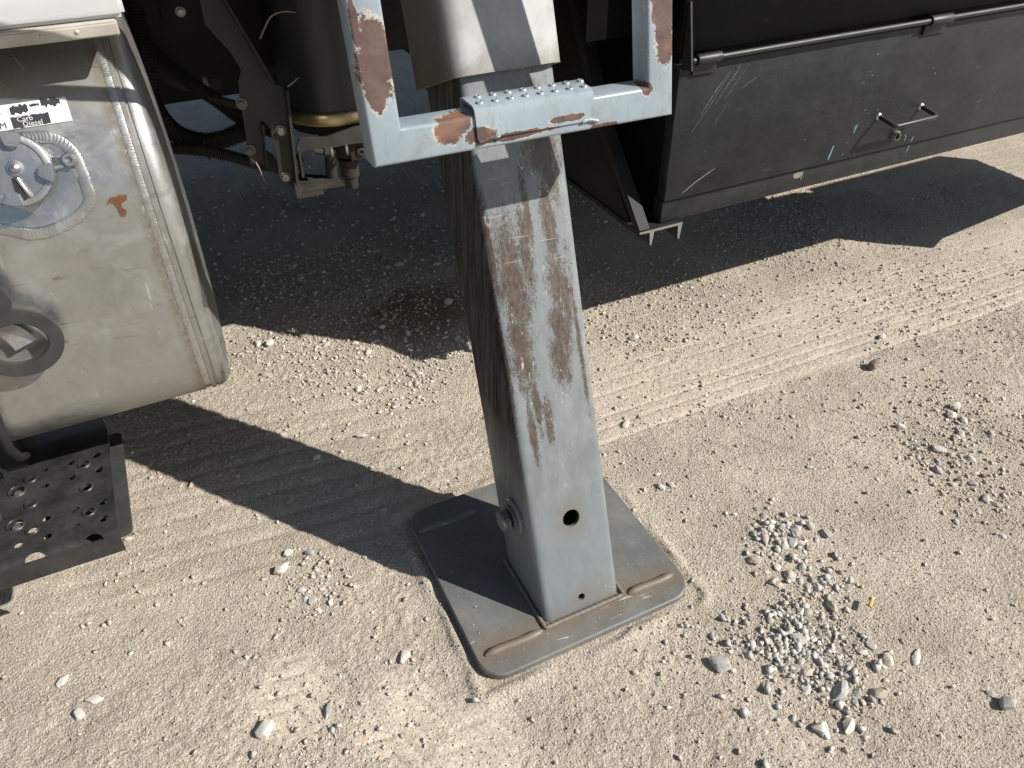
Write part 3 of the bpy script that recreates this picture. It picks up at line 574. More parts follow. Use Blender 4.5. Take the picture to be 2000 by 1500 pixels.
# ------------------------------------------------------------------ outrigger sleeve
slv = thing('outrigger_sleeve', 'pale grimy outer sleeve around the top of the outrigger leg', 'sleeve', (.59, 1.40, 1.09))
def sring(k, ins=0.):
    P = rrect(.462+ins, .693-ins, .850+ins, 1.095-ins, .040-ins, 7); out = []
    for x, y in P:
        if k == 0: z = (1.098*(1+LY*LY)+LY*.85-LY*y)/(1+LY*LY)
        else: z = k
        out.append((x+LX*z, y+LY*z, z))
    return out
zs = [0, 1.35, 1.7]
o_r = [sring(z) for z in zs]; i_r = [sring(z, .0115) for z in zs]; n = len(o_r[0]); K = len(zs); v = [p for r_ in o_r+i_r for p in r_]; f = []
for i in range(K-1):
    for j in range(n):
        k = (j+1) % n; f.append((i*n+j, i*n+k, (i+1)*n+k, (i+1)*n+j)); b0 = K*n; f.append((b0+i*n+k, b0+i*n+j, b0+(i+1)*n+j, b0+(i+1)*n+k))
for j in range(n): k = (j+1) % n; f.append((k, j, K*n+j, K*n+k)); f.append(((K-1)*n+j, (K-1)*n+k, (2*K-1)*n+k, (2*K-1)*n+j))
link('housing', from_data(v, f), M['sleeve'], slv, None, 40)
wp = sring(0, .012); 
link('wear_pad', loft([[(x, y, z+.002) for x, y, z in sring(0, .010)], [(x, y-.0, z-.010) for x, y, z in sring(0, .0165)]]), M['blacksteel'], slv, None, 30) if False else None

# ------------------------------------------------------------------ stirrup step frame
FL = .19
stp = thing('step_frame', 'blue-grey square-tube step frame with brown rust patches in front of the sleeve', 'step', (.275, 1.065, 1.05))
def fp(x, d, z): return (x, 1.065+FL*(z-1.05)+d, z-.006*(x-.275)/.53)
W = .050; PF = rrect(0, 1, 0, 1, .11, 4); fx0, fx1, fz0, fz1 = .280, .812, 1.052, 1.999
rings = [[fp(fx0+W*a, W*b, z) for a, b in PF] for z in np.linspace(fz1, fz0+.06, 6)]
rings += [[fp(fx0+W*a, W*b, fz0+W*a) for a, b in PF]]
rings += [[fp(x, W*b, fz0+W*a) for a, b in PF] for x in np.linspace(fx0+.06, fx1-.06, 8)]
rings += [[fp(fx1-W*a, W*b, fz0+W*a) for a, b in PF]]
rings += [[fp(fx1-W*a, W*b, z) for a, b in PF] for z in np.linspace(fz0+.06, fz1, 6)]
link('tube_frame', loft(rings), M['frame'], stp, None, 40)
rings = [[fp(x, W*a, 1.949+W*b) for a, b in PF] for x in (fx0+W-.002, fx1-W+.002)]
link('top_bar', loft(rings), M['frame'], stp, None, 40)
# lugged tread cover folded over the bar
prof = [(-.004, 1.068), (-.0045, 1.100), (-.002, 1.1115), (.004, 1.1155), (.046, 1.1165), (.054, 1.113), (.056, 1.09)]
prof2 = [(d+(.0035 if i < 3 else (-.0035 if i > 4 else 0)), z-(.0035 if 1 < i < 5 else 0)) for i, (d, z) in enumerate(prof)]
rings = [[fp(x, d, z) for d, z in prof]+[fp(x, d, z) for d, z in reversed(prof2)] for x in np.linspace(.447, .655, 14)]
tr = link('tread_cover', loft(rings), M['frame'], stp, None, 35)
for row, d in enumerate((.010, .036)):
    for i in range(8):
        x = .462+i*.0262+row*.008; c = Vector(fp(x, d, 1.1158+(d-.004)*.02))
        link('tread_stud', lathe([(0, -.001), (.0066, -.001), (.0054, .0018), (.0042, .0030), (.0030, .0026), (.0024, .0002), (0, -.0004)], c, (0, 0, 1), 12), M['frame'], tr, None, 50)
link('weld_bead', bead([fp(x, -.003, 1.0665+.002*math.sin(x*150)) for x in np.linspace(.448, .485, 10)], .0042, .008), M['frame'], stp, None, 60)
link('weld_bead', bead([fp(x, -.003, 1.0665+.003*math.sin(x*110)) for x in np.linspace(.632, .662, 10)], .0036, .008), M['frame'], stp, None, 60)
rings = [[(x, 1.150+d, 1.362+.375*(.30-x)+h) for d, h in ((0, -.015), (.010, -.015), (.010, .015), (0, .015))] for x in (.30, .0, -.45)]
link('shadow_bar', loft(rings), M['frame'], stp, None, 30)  # unseen bar added above the view to cast a shadow band on the tank
for x in (.281, .763): 
    box('mount_arm', (x, 1.28, 1.955), (x+.048, 1.8, 1.998), M['frame'], stp, .004)

# ------------------------------------------------------------------ fuel tank
TR, TZ, TY = .30, .93, 1.30
def tsurf(x, s, off=0.):
    if s <= 0: return Vector((x, TY-off, TZ+s))
    a = s/TR; return Vector((x, TY+TR-(TR+off)*math.cos(a), TZ+(TR+off)*math.sin(a)))
def tnorm(s): return Vector((0, -1, 0)) if s <= 0 else Vector((0, -math.cos(s/TR), math.sin(s/TR)))
def zs_(z): return z-TZ if z <= TZ else TR*math.asin(min((z-TZ)/TR, 1))
tank = thing('fuel_tank', 'weathered aluminium fuel tank with welded end at the left', 'fuel tank', (-.6, 1.6, .535))
def tprof(ins):
    P = []; rb = .10; zb = .535
    for i in range(11): a = R(90*i/10); P.append((TY+TR-(TR-ins)*math.cos(a), TZ+(TR-ins)*math.sin(a)))
    for i in range(9): a = R(90-90*i/8); P.append((1.83+(.12-ins)*math.cos(a), 1.11+(.12-ins)*math.sin(a)))
    for i in range(9): a = R(-90*i/8); P.append((1.85+(.10-ins)*math.cos(a), zb+.10+(.10-ins)*math.sin(a)))
    for i in range(11): a = R(-90-90*i/10); P.append((TY+rb+(rb-ins)*math.cos(a), zb+rb+(rb-ins)*math.sin(a)))
    for i in range(1, 6): P.append((TY+ins, zb+rb+(TZ-zb-rb)*i/6))
    return P
st = [(-1.9, 0), (-1.2, 0), (-.6, 0), (-.060, 0), (-.0485, .0), (-.047, .0025), (-.0365, .0025), (-.035, -.001), (-.0285, -.001), (-.027, .002), (-.0245, .002), (-.0235, 0), (-.022, 0)]
for i in range(1, 8): a = R(90*i/7); st.append((-.022+.026*math.sin(a), .026*(1-math.cos(a))))
rings = [[(x, y, z) for y, z in tprof(d)] for x, d in st]
mid_y, mid_z = 1.63, .88
for k, dx in ((.965, .0065), (.90, .010), (.75, .015), (.5, .020), (.2, .023)): rings.append([(dx, mid_y+(y-mid_y)*k, mid_z+(z-mid_z)*k) for y, z in tprof(.026)])
link('shell', loft(rings), M['alu'], tank, None, 30)
def crescents(P, N, w_, h_, pitch, nq=12):
    """overlapping weld ripples: open strip along a path lying on a surface"""
    P = resample(P, pitch/5); rings = []
    for i, p in enumerate(P):
        t = (P[min(i+1, len(P)-1)]-P[max(i-1, 0)]).normalized(); nn = N(p); sd_ = t.cross(nn).normalized(); ph = (i/5+.25*mnoise.noise(p*90)) % 1; hh = h_*(1.08-.26*ph); wv = w_*(1+.10*mnoise.noise(p*70)-.05*ph)
        rings.append([p+sd_*wv*math.cos(q_)+nn*(hh*math.sin(q_)-.0004)+t*(.55*w_*math.sin(q_)) for q_ in np.linspace(0, math.pi, nq)])
    return loft(rings, False, False)
def tn(p): return tnorm(zs_(p.z)) if p.z > TZ-.3 else Vector((0, -1, 0))
P = [Vector((-.0405, y, z)) for y, z in tprof(.0008)]; P = P[-10:]+P[:11]
link('seam_weld', crescents(P, tn, .0080, .0017, .0044), M['weldalu'], tank, None, 60)
# filler: doubler weld ring, neck, cap
ring_ = [(-.185, 1.086), (-.160, 1.084), (-.141, 1.080), (-.125, 1.064), (-.120, 1.046), (-.119, 1.016), (-.121, .989), (-.138, .972), (-.165, .959), (-.193, .952), (-.218, .953), (-.238, .963), (-.262, .976), (-.29, .995)]
P = spline([tsurf(x, zs_(z), .0003) for x, z in ring_], 10)
link('filler_weld', crescents(P, tn, .0092, .0017, .0050), M['alu'], tank, None, 60)
link('doubler_plate', loft([[tsurf(-.200+.072*math.cos(q), zs_(1.024)+.062*math.sin(q), of) for q in np.linspace(0, 2*math.pi, 40, endpoint=False)] for of in (-.004, .0022)]), M['alu'], tank, None, 30)
cs = zs_(1.046); cn = tnorm(cs); cc = tsurf(-.204, cs); CK = .90
def ck(L): return [(a*CK, b*CK) for a, b in L]
link('filler_neck', lathe(ck([(0, -.01), (.050, -.01), (.050, .012), (.054, .013), (.054, .016), (.0, .017)]), cc, cn, 48), M['cast'], tank, None, 35)
cap = link('filler_cap', lathe(ck([(0, .017), (.0585, .017), (.0600, .020), (.0600, .029), (.0575, .033), (.052, .0345), (.0475, .0345), (.0465, .0325), (.020, .0335), (0, .0335)]), cc, cn, 64), M['cast'], tank, None, 35)
cu = Vector((1, 0, 0)); cv = cn.cross(cu).normalized(); cv = cv if cv.z > 0 else -cv
def cpt(r_, a, h): r_ *= CK; return cc+cu*r_*math.cos(R(a))+cv*r_*math.sin(R(a))+cn*h*CK
for a in (-15, 75, 165, 255):
    pts = [(.036, -12), (.041, -15), (.0600, -17), (.0605, 0), (.0600, 17), (.041, 15), (.036, 12)]
    link('lug', prism([(r_*math.cos(R(a+b)), r_*math.sin(R(a+b))) for r_, b in pts], lambda p, q_, h: cc+cu*p*CK+cv*q_*CK+cn*(.027+h), .0125, .0026), M['cast'], cap, None, 40)
link('centre_rivet', lathe(ck([(0, .033), (.013, .033), (.013, .0355), (.0075, .0365), (.0068, .041), (.0035, .0435), (0, .044)]), cc+cu*.004+cv*.002, cn, 24), M['cast'], cap, None, 35)
link('lock_pin', sweep([cpt(.014, -78, .037), cpt(.030, -76, .038), cpt(.043, -74, .037), cpt(.047, -74, .034)], [.0035, .0032, .003, .003], 8), M['steelbright'], cap, None, 50)
link('lock_tab', prism([(.003, -.012), (.006, -.048), (-.001, -.051), (-.006, -.048), (-.005, -.012)], lambda p, q_, h: cc+cu*p*CK+cv*q_*CK+cn*(.0338*CK+h), .003, .0008), M['blacksteel'], cap, None, 40)
# tether link to the right of the cap
tl = cc+cu*.0745+cv*.003
link('tether_link', prism([(.049, .030), (.056, .027), (.085, .019), (.096, .020), (.1035, .013), (.103, .003), (.096, -.003), (.085, -.003), (.058, -.006), (.056, .001), (.082, .003), (.086, .009), (.082, .013), (.056, .023)], lambda p, q_, h: cc+cu*(p*.80-.001)+cv*(q_*.8-.004)+cn*(.006+h), .004, .0008), M['cast'], tank, None, 40)
tr_ = link('tether_eye', lathe([(.0035, .006), (.0105, .006), (.0105, .0125), (.0085, .0145), (.0055, .0145), (.0035, .0125)], tl, cn, 28), M['cast'], tank, None, 40)
# fuel label
def patch(x0, x1, s0, s1, off, nx=6, ns=5, jag=0., seed=0):
    r_ = random.Random(seed); top = []; bot = []
    for i in range(nx+1):
        x = x0+(x1-x0)*i/nx; bot.append((x, s0+r_.uniform(-jag, jag))); top.append((x, s1+r_.uniform(-jag, jag)))
    v = []; f = []
    for i in range(nx+1):
        for j in range(ns+1):
            s = bot[i][1]+(top[i][1]-bot[i][1])*j/ns; v.append(tsurf(bot[i][0], s, off))
    for i in range(nx):
        for j in range(ns): a = i*(ns+1)+j; f.append((a, a+ns+1, a+ns+2, a+1))
    return from_data(v, f)
S0, S1 = zs_(1.098), zs_(1.128)
lab = link('fuel_label', patch(-.40, -.1075, S0, S1, .0008, 10), M['decal'], tank)
link('label_panel', patch(-.1885, -.137, S0+.001, S0+.0175, .0012, 14, 4, .0009, 3), M['ink'], lab)
link('label_panel', patch(-.186, -.162, S0+.022, S0+.034, .0012, 12, 4, .0022, 4), M['ink'], lab)
link('label_panel', patch(-.143, -.117, S0+.027, S0+.038, .0012, 12, 4, .003, 5), M['ink'], lab)
link('label_panel', patch(-.159, -.146, S0+.030, S0+.033, .0012, 8, 3, .0012, 6), M['ink'], lab)
def text(body, x, s, size, mat, parent, off=.0016):
    cu_ = bpy.data.curves.new('t', 'FONT'); cu_.body = body; cu_.size = size; cu_.resolution_u = 2; to = bpy.data.objects.new('t', cu_); COL.objects.link(to)
    bpy.context.view_layer.update(); me = bpy.data.meshes.new_from_object(to.evaluated_get(bpy.context.evaluated_depsgraph_get())); bpy.data.objects.remove(to)
    for v_ in me.vertices: p = tsurf(x+v_.co.x, s+v_.co.y, off); v_.co = p
    return link('lettering', me, mat, parent)
text('Carb', -.181, S0+.0095, .0108, M['decal'], lab); text('Diesel', -.175, S0+.0016, .0108, M['decal'], lab)
text('n', -.206, S0+.024, .015, M['ink'], lab); text('M', -.206, S0+.003, .013, M['ink'], lab)
# scrap of orange film
leafp = [(-.101, .976), (-.092, .987), (-.084, .986), (-.079, .989), (-.067, .986), (-.070, .979), (-.079, .975), (-.080, .968), (-.075, .962), (-.079, .954), (-.085, .956), (-.086, .969), (-.090, .978), (-.095, .980)]
link('peeling_scrap', prism(leafp, lambda x, z, h: tsurf(x, zs_(z), .0006+h), .0009), M['scrap'], tank, None, None, 'ragged orange-brown scrap of peeled film')
# dark oval eye of the tank step hanger, standing off the tank face
ec = Vector((-.297, 1.265, .790))
def ovalring(a, b, n=48): return [(a*math.cos(q), b*math.sin(q)) for q in np.linspace(0, 2*math.pi, n, endpoint=False)]
hang = thing('hanger_ring', 'dark grey flat oval ring hanging in front of the fuel tank', 'bracket', (-.297, 1.265, .79))
A_, B_ = ovalring(.067, .063), ovalring(.044, .037); n = 48; bm = bmesh.new(); L4 = []
for (PP, d) in ((A_, 0), (B_, 0), (A_, .011), (B_, .011)): L4.append([bm.verts.new((ec.x+p, ec.y+d, ec.z+q_)) for p, q_ in PP])
for j in range(n):
    k = (j+1) % n; bm.faces.new((L4[0][j], L4[0][k], L4[1][k], L4[1][j])); bm.faces.new((L4[2][j], L4[3][j], L4[3][k], L4[2][k])); bm.faces.new((L4[0][j], L4[2][j], L4[2][k], L4[0][k])); bm.faces.new((L4[1][j], L4[1][k], L4[3][k], L4[3][j]))
bmesh.ops.recalc_face_normals(bm, faces=bm.faces); bmesh.ops.bevel(bm, geom=[e for e in bm.edges if e.is_manifold and e.calc_face_angle(0) > 1], offset=.002, segments=2, affect='EDGES')
link('ring', from_bm(bm), M['rubber_dark'], hang, None, 40)
link('shank', prism([(-.335, .847), (-.285, .849), (-.276, .866), (-.285, .90), (-.292, .96), (-.325, .97)], lambda x, z, h: (x, 1.2655+h, z), .010, .002), M['rubber_dark'], hang, None, 40)
link('bent_tongue', loft([[(ec.x-.030+.020*t, 1.268+.018*math.sin(t*2.2), ec.z+.036-.056*t), (ec.x+.002+.022*t, 1.271+.018*math.sin(t*2.2), ec.z+.036-.046*t), (ec.x+.002+.022*t, 1.2735+.018*math.sin(t*2.2), ec.z+.036-.046*t), (ec.x-.030+.020*t, 1.2705+.018*math.sin(t*2.2), ec.z+.036-.056*t)] for t in np.linspace(0, 1, 8)]), M['steelbright'], hang, None, 40)
link('stud', lathe([(0, 0), (.010, 0), (.010, .03), (0, .03)], (ec.x, 1.274, ec.z+.05), (0, 1, 0), 16), M['blacksteel'], hang, None, 40)

# ------------------------------------------------------------------ white fairing over the tank
fr = thing('side_fairing', 'white fairing corner with riveted stained lip above the fuel tank', 'fairing', (-.5, 1.36, 1.213))
yz = [(1.338, 1.236), (1.333, 1.254), (1.337, 1.29), (1.38, 1.9), (1.95, 1.9), (1.95, 1.262), (1.50, 1.252), (1.35, 1.235)]
link('panel', prism(yz, lambda a, b, h: (-1.6+h, a, b), 1.611, .009), M['white'], fr, None, 40)
yz = [(1.3345, 1.2135), (1.3330, 1.2310), (1.3365, 1.2345), (1.42, 1.2350), (1.42, 1.2180), (1.345, 1.2115)]
link('lip', prism(yz, lambda a, b, h: (-1.6+h, a, b), 1.596, .0018), M['lip'], fr, None, 40)
for x in (-.165, -.106, -.060): link('rivet', lathe([(0, 0), (.0034, 0), (.0030, .0008), (0, .0012)], (x, 1.3335, 1.224), (0, -1, .06), 14), M['lip'], fr, None, 60)
link('mount_puck', lathe([(0, 0), (.05, 0), (.05, .05), (0, .05)], (-.12, 1.60, 1.19), (0, 0, 1), 24), M['rubber'], fr, None, 40)

# ------------------------------------------------------------------ side step
ST = .400
step = thing('side_step', 'worn black perforated steel step plate below the fuel tank', 'step', (-.6, 1.35, ST-.05))
bm = bmesh.new()
prof = [(1.520, ST+.030), (1.512, ST+.010), (1.500, ST+.001), (1.485, ST), (1.202, ST), (1.194, ST-.002), (1.189, ST-.008), (1.186, ST-.052)]
th = .005; prof_in = [(1.5155+.0, ST+.030), (1.5075, ST+.007), (1.498, ST-.004), (1.485, ST-th), (1.203, ST-th), (1.1975, ST-.0065), (1.194, ST-.011), (1.191, ST-.052)]
prof_in[0] = (1.525, ST+.030); prof_in[1] = (1.516, ST+.007)
PR = prof+prof_in[::-1]
rings = [[(x, y, z) for y, z in PR] for x in np.linspace(-1.3, -.272, 4)]
tread = link('tread_plate', loft(rings), M['step'], step, None, 35)
small = [(-.347, 1.431), (-.298, 1.432), (-.295, 1.382), (-.346, 1.382), (-.292, 1.281), (-.342, 1.282), (-.293, 1.233), (-.342, 1.234), (-.398, 1.432), (-.396, 1.382), (-.393, 1.284), (-.391, 1.234), (-.441, 1.235)]
midh = [(-.322, 1.412), (-.320, 1.337), (-.318, 1.264), (-.422, 1.414), (-.420, 1.338), (-.417, 1.263)]; lg = [(-.446, 1.387), (-.446, 1.289)]
cutters = [cyl((x, y, ST), (0, 0, 1), .0082, -.03, .03, 20) for x, y in small]+[cyl((x, y, ST), (0, 0, 1), .0092, -.03, .03, 20) for x, y in midh]+[cyl((x, y, ST), (0, 0, 1), .0135, -.03, .03, 24) for x, y in lg]
for x0, x1 in ((-.335, -.298), (-.434, -.396)):
    cutters.append(prism([(x0+(x1-x0)*t, 1.190+.0155*math.sin(math.pi*t)**.7) for t in np.linspace(0, 1, 12)]+[(x1, 1.16), (x0, 1.16)], lambda a, b, h: (a, b, ST-.012+h), .04))
cut(tread, cutters)
for x, y in midh: link('raised_rim', lathe([(.0096, -.001), (.0138, -.001), (.0128, .0016), (.0112, .0030), (.0096, .0026)], (x, y, ST), (0, 0, 1), 24), M['step'], tread, None, 50)
for x, y in lg:
    r_ = link('raised_rim', lathe([(.0138, -.001), (.0178, -.001), (.0168, .0018), (.0148, .0030), (.0138, .002)], (x, y, ST), (0, 0, 1), 28), M['step'], tread, None, 50)
    hexbolt('bolt', (x, y, ST-.010), (0, 0, 1), .0085, .007, M['bolt'], step, False)
for x, y in lg: link('bolt_seat', lathe([(0, 0), (.0155, 0), (.0155, .002), (0, .002)], (x, y, ST-.0115), (0, 0, 1), 24), M['step'], step, None, 30)
link('end_flange', prism(rrect(-.34, -.252, 1.205, 1.530, .014, 4), lambda a, b, h: (a, b, ST-.036+h), .006, .001), M['rubber_dark'], step, None, 40)
link('rear_tab', prism([(-.62, ST+.002), (-.62, ST+.03), (-.29, ST+.03), (-.278, ST+.02), (-.275, ST+.002)], lambda a, b, h: (a, 1.5275+h, b), .005), M['step'], step, None, 30)
link('hanger_plate', prism([(1.30, ST+.012), (1.465, ST+.004), (1.60, ST+.06), (1.60, ST+.30), (1.50, ST+.30), (1.435, ST+.13)], lambda a, b, h: (-.470+h, a, b), .006, .001), M['step'], step, None, 40)
link('hanger_plate', prism([(1.455, ST+.004), (1.47, ST+.004), (1.47, ST+.09), (1.43, ST+.10)], lambda a, b, h: (-.56+h, a, b), .135, .001), M['step'], step, None, 40)
link('under_bar', prism([(1.22, ST-.06), (1.9, ST-.06), (1.9, ST-.012), (1.22, ST-.012)], lambda a, b, h: (-.40+h, a, b), .05, .003), M['blacksteel'], step, None, 40)
link('strap', sweep([(-.375, 1.286, .76), (-.380, 1.287, .68), (-.387, 1.287, .62), (-.391, 1.290, .575), (-.392, 1.32, .53), (-.392, 1.36, .50)], [.008, .009, .009, .009, .008, .007], 10), M['blacksteel'], step, None, 40)

# ------------------------------------------------------------------ underbody toolbox
BY, BX = 1.55, 1.183
tb = thing('toolbox', 'black steel underbody toolbox with hinged door and pull handle at the right', 'toolbox', (BX, BY, .542))
box('body', (BX+.012, BY+.030, .545), (2.95, 2.15, 1.34), M['box_dark'], tb, .004)
box('sill', (BX, BY+.002, .5425), (2.95, BY+.045, .6035), M['box'], tb, .003)
box('lower_door', (BX-.004, BY-.010, .6095), (2.945, BY+.027, .958), M['box'], tb, .004)
box('upper_door', (BX-.006, BY-.004, .985), (2.945, BY+.027, 1.34), M['box_dark'], tb, .004)
box('gap_strip', (BX+.008, BY+.012, .9575), (2.945, BY+.0295, .986), M['box_dark'], tb)
link('hinge_rod', sweep([(1.20, BY-.026, .972), (1.6, BY-.026, .973), (2.94, BY-.026, .974)], .0074, 16), M['blacksteel'], tb, None, 40)
for x0, x1 in ((1.212, 1.282), (1.985, 2.066), (2.77, 2.85)):
    kn = link('hinge_knuckle', lathe([(.0076, 0), (.0126, 0), (.0132, .002), (.0132, x1-x0-.002), (.0126, x1-x0), (.0076, x1-x0)], (x0, BY-.026, .973), (1, 0, 0), 20), M['blacksteel'], tb, None, 40)
    box('hinge_leaf', (x0, BY-.018, .934), (x1, BY-.0095, .966), M['blacksteel'], kn, .002)
h0, h1 = 1.910, 2.079; hd = .074
hp = [(h0, BY-.008, .722), (h0, BY-.03, .720), (h0+.001, BY-hd+.012, .714), (h0+.003, BY-hd+.003, .7125), (h0+.012, BY-hd, .712), (h1-.012, BY-hd, .714), (h1-.003, BY-hd+.003, .7145), (h1, BY-hd+.012, .716), (h1, BY-.03, .722), (h1, BY-.008, .724)]
hn = link('pull_handle', sweep(hp, .0066, 14), M['blacksteel'], tb, None, 50)
for x, z in ((h0, .722), (h1, .724)): link('weld_boss', lathe([(0, 0), (.011, 0), (.010, .003), (.0068, .006), (0, .007)], (x, BY-.010, z), (0, -1, 0), 14), M['steelbright'], hn, None, 60)
lt = link('latch', lathe([(0, 0), (.0150, 0), (.0150, .012), (.0125, .015), (.0075, .015), (.0065, .006), (0, .006)], (1.998, BY-.0105, .653), (0, -1, 0), 24), M['bolt'], tb, None, 40)
link('keyway', sweep([(1.990, BY-.027, .664), (1.998, BY-.0275, .667), (2.004, BY-.0275, .658), (2.003, BY-.0275, .647), (1.997, BY-.0265, .641)], .0022, 8), M['steelbright'], lt, None, 50)
def mark(x, z, pts, wd, mat='chalk', par=None):
    P = [Vector((x+a, BY-.0108, z+b)) for a, b in pts]; L = []; n_ = len(P)
    for i, p in enumerate(P):
        t = (P[min(i+1, n_-1)]-P[max(i-1, 0)]).normalized(); s_ = Vector((t.z, 0, -t.x)); wv = wd*(.5+.5*math.sin(math.pi*(i+.6)/(n_+.2)))*(1+.3*mnoise.noise(p*90)); L.append((p+s_*wv, p-s_*wv))
    v = [q_ for a in L for q_ in a]; f = [(2*i, 2*i+1, 2*i+3, 2*i+2) for i in range(n_-1)]
    link('paint_mark', from_data(v, f), M[mat], tb)
def ln(a, b, n_=7, j=.0008): return [(a[0]+(b[0]-a[0])*i/(n_-1)+random.uniform(-j, j), a[1]+(b[1]-a[1])*i/(n_-1)) for i in range(n_)]
mark(1.753, .639, ln((.004, .024), (-.004, -.018)), .0032); mark(1.826, .702, ln((.006, .012), (-.002, -.015)), .0022); mark(1.826, .702, ln((.006, .012), (-.008, -.002), 5), .0014)
mark(2.047, .633, ln((0, .012), (.007, .004), 5), .0014); mark(2.047, .633, ln((.007, .004), (.004, -.008), 5), .0018); mark(2.085, .626, ln((.003, .008), (-.002, -.008)), .0022)
mark(1.235, .625, ln((0, 0), (.03, .018), 6)+ln((.04, .024), (.10, .052), 8), .0013, 'tan'); 
for x0, z0, dx, dz, wd in ((1.26, .83, .05, .075, .0009), (1.275, .835, .06, .09, .0007), (1.30, .85, .055, .075, .0008), (1.285, .87, .05, .06, .0007), (1.33, .86, .05, .065, .0006), (1.24, .79, .035, .05, .0006), (1.31, .80, .03, .05, .0005), (1.38, .88, .04, .02, .0007), (1.345, .90, .02, .045, .0007)):
    mark(x0, z0, ln((0, 0), (dx, dz), 9, .0012), wd*.75, 'scratch')
def smark(x, z, pts, wd, mat):
    P = [(x+a, z+b) for a, b in pts]; link('paint_mark', prism(P, lambda a, b, h: (a, BY+.0018-h, b), .0004), M[mat], tb)
smark(1.655, .588, [(.016*math.cos(q)*(1+.2*math.sin(3*q)), .011*math.sin(q)*(1+.2*math.cos(2*q))) for q in np.linspace(0, 6.28, 14, endpoint=False)], 0, 'tan')
smark(1.672, .585, [(0, .012), (.004, .012), (.001, -.012), (-.003, -.012)], 0, 'chalk'); smark(2.095, .588, [(.001, .010), (.005, .010), (.001, -.010), (-.002, -.010)], 0, 'chalk')
# support channel, slanted brace and end plate at the near end of the box
yz = [(1.105, .5405), (1.245, .5405), (1.240, .492), (1.2345, .492), (1.231, .5335), (1.152, .5335), (1.148, .494), (1.1425, .494), (1.138, .533), (1.105, .5345)]
link('support_channel', prism(yz, lambda a, b, h: (a, 1.535+h, b), .62), M['blacksteel'], tb, None, 30)
link('channel_end', prism([(a+.0002, b) for a, b in yz], lambda a, b, h: (a, 1.5335+h, b), .0014), M['steelbright'], tb, None, 30, 'bright saw-cut end of the channel')
link('brace_angle', prism([(1.537, .541), (1.560, .541), (1.80, .765), (2.00, 1.09), (2.10, 1.30), (2.06, 1.30), (1.965, 1.10), (1.765, .775)], lambda a, b, h: (1.1035+h, a, b), .006, .0008), M['blacksteel'], tb, None, 30)
link('brace_flange', prism([(1.537, .5425), (1.765, .7765), (1.965, 1.1015), (2.06, 1.3015), (2.054, 1.304), (1.9595, 1.1045), (1.7605, .7800), (1.532, .5465)], lambda a, b, h: (1.1035+h, a, b), .032), M['chassis'], tb, None, 30)
link('end_plate', prism([(1.60, .5415), (2.15, .5415), (2.15, 1.30), (2.09, 1.30), (1.99, 1.09), (1.79, .77)], lambda a, b, h: (1.110+h, a, b), .004), M['chassis'], tb, None, 30)
link('skirt', prism([(.985, 1.01), (1.176, 1.01), (1.176, 1.34), (.985, 1.34)], lambda a, b, h: (a, 1.66+h, b), .006), M['matte'], tb, None, 30)
link('hinge_ear', prism([(BY-.045, .955), (BY-.010, .950), (BY-.002, 1.00), (BY-.002, 1.10), (BY-.010, 1.10)], lambda a, b, h: (1.186+h, a, b), .005), M['blacksteel'], tb, None, 30)
# guard behind the toolbox, hanging lower (outside the frame, its shadow is in view)
gd = thing('rear_guard', 'black side guard hanging below the rear end of the toolbox', 'guard', (3.5, BY, .25))
link('guard_panel', prism([(2.955, .25), (3.10, .30), (3.74, .375), (4.05, .44), (4.50, .905), (4.50, 1.05), (3.66, 1.05), (3.62, 1.00), (3.575, 1.05), (2.955, 1.05)], lambda a, b, h: (a, BY+h, b), .02), M['box_dark'], gd, None, 30)

# ------------------------------------------------------------------ chassis, deck
dk = thing('truck_deck', 'dark underside of the truck bed above the chassis', 'truck bed', (1.5, 2.8, 1.35))
box('deck_plate', (-2.6, 1.62, 1.36), (4.5, 4.0, 1.44), M['chassis'], dk, .004)
box('shade_body', (-.2, 1.70, 1.4405), (4.45, 3.95, 3.0), M['chassis'], dk, .01)  # unseen tall body added on the deck to shade the ground beyond
box('deck_skirt', (.05, 1.62, 1.24), (.96, 1.66, 1.358), M['chassis'], dk, .003)
for i, y in enumerate((2.20, 3.05)):
    rl = thing('chassis_rail', ('black chassis rail with bolts behind the fuel tank', 'far black chassis rail under the truck bed')[i], 'chassis rail', (1, y, .90))
    box('rail_web', (-2.6, y, .905), (4.5, y+.012, 1.355), M['chassis'], rl, .002); box('rail_flange', (-2.6, y+.0125, .905), (4.5, y+.08, .917), M['chassis'], rl, .002)
    if i == 0:
        box('bolt_plate', (.095, y-.012, 1.035), (.20, y-.001, 1.15), M['chassis'], rl, .002)
        hexbolt('bolt', (.031, y-.002, 1.060), (0, -1, 0), .024, .016, M['chassis'], rl); hexbolt('bolt', (.141, y-.014, 1.066), (0, -1, 0), .0085, .008, M['steelbright'], rl, True)
for (nm, a, b) in (('battery_box', (-1.9, 3.45, .48), (1.0, 4.0, 1.30)), ('far_toolbox', (1.2, 3.45, .48), (3.0, 4.0, 1.30))):
    t_ = thing(nm, {'battery_box': 'dark box on the far side of the truck behind the chassis', 'far_toolbox': 'dark toolbox on the far side of the truck'}[nm], 'box', ((a[0]+b[0])/2, 3.7, .5)); box('body', a, b, M['chassis'], t_, .01); box('lid', (a[0]+.02, a[1]-.01, .6), (b[0]-.02, a[1]-.0005, 1.2), M['chassis'], t_, .003)
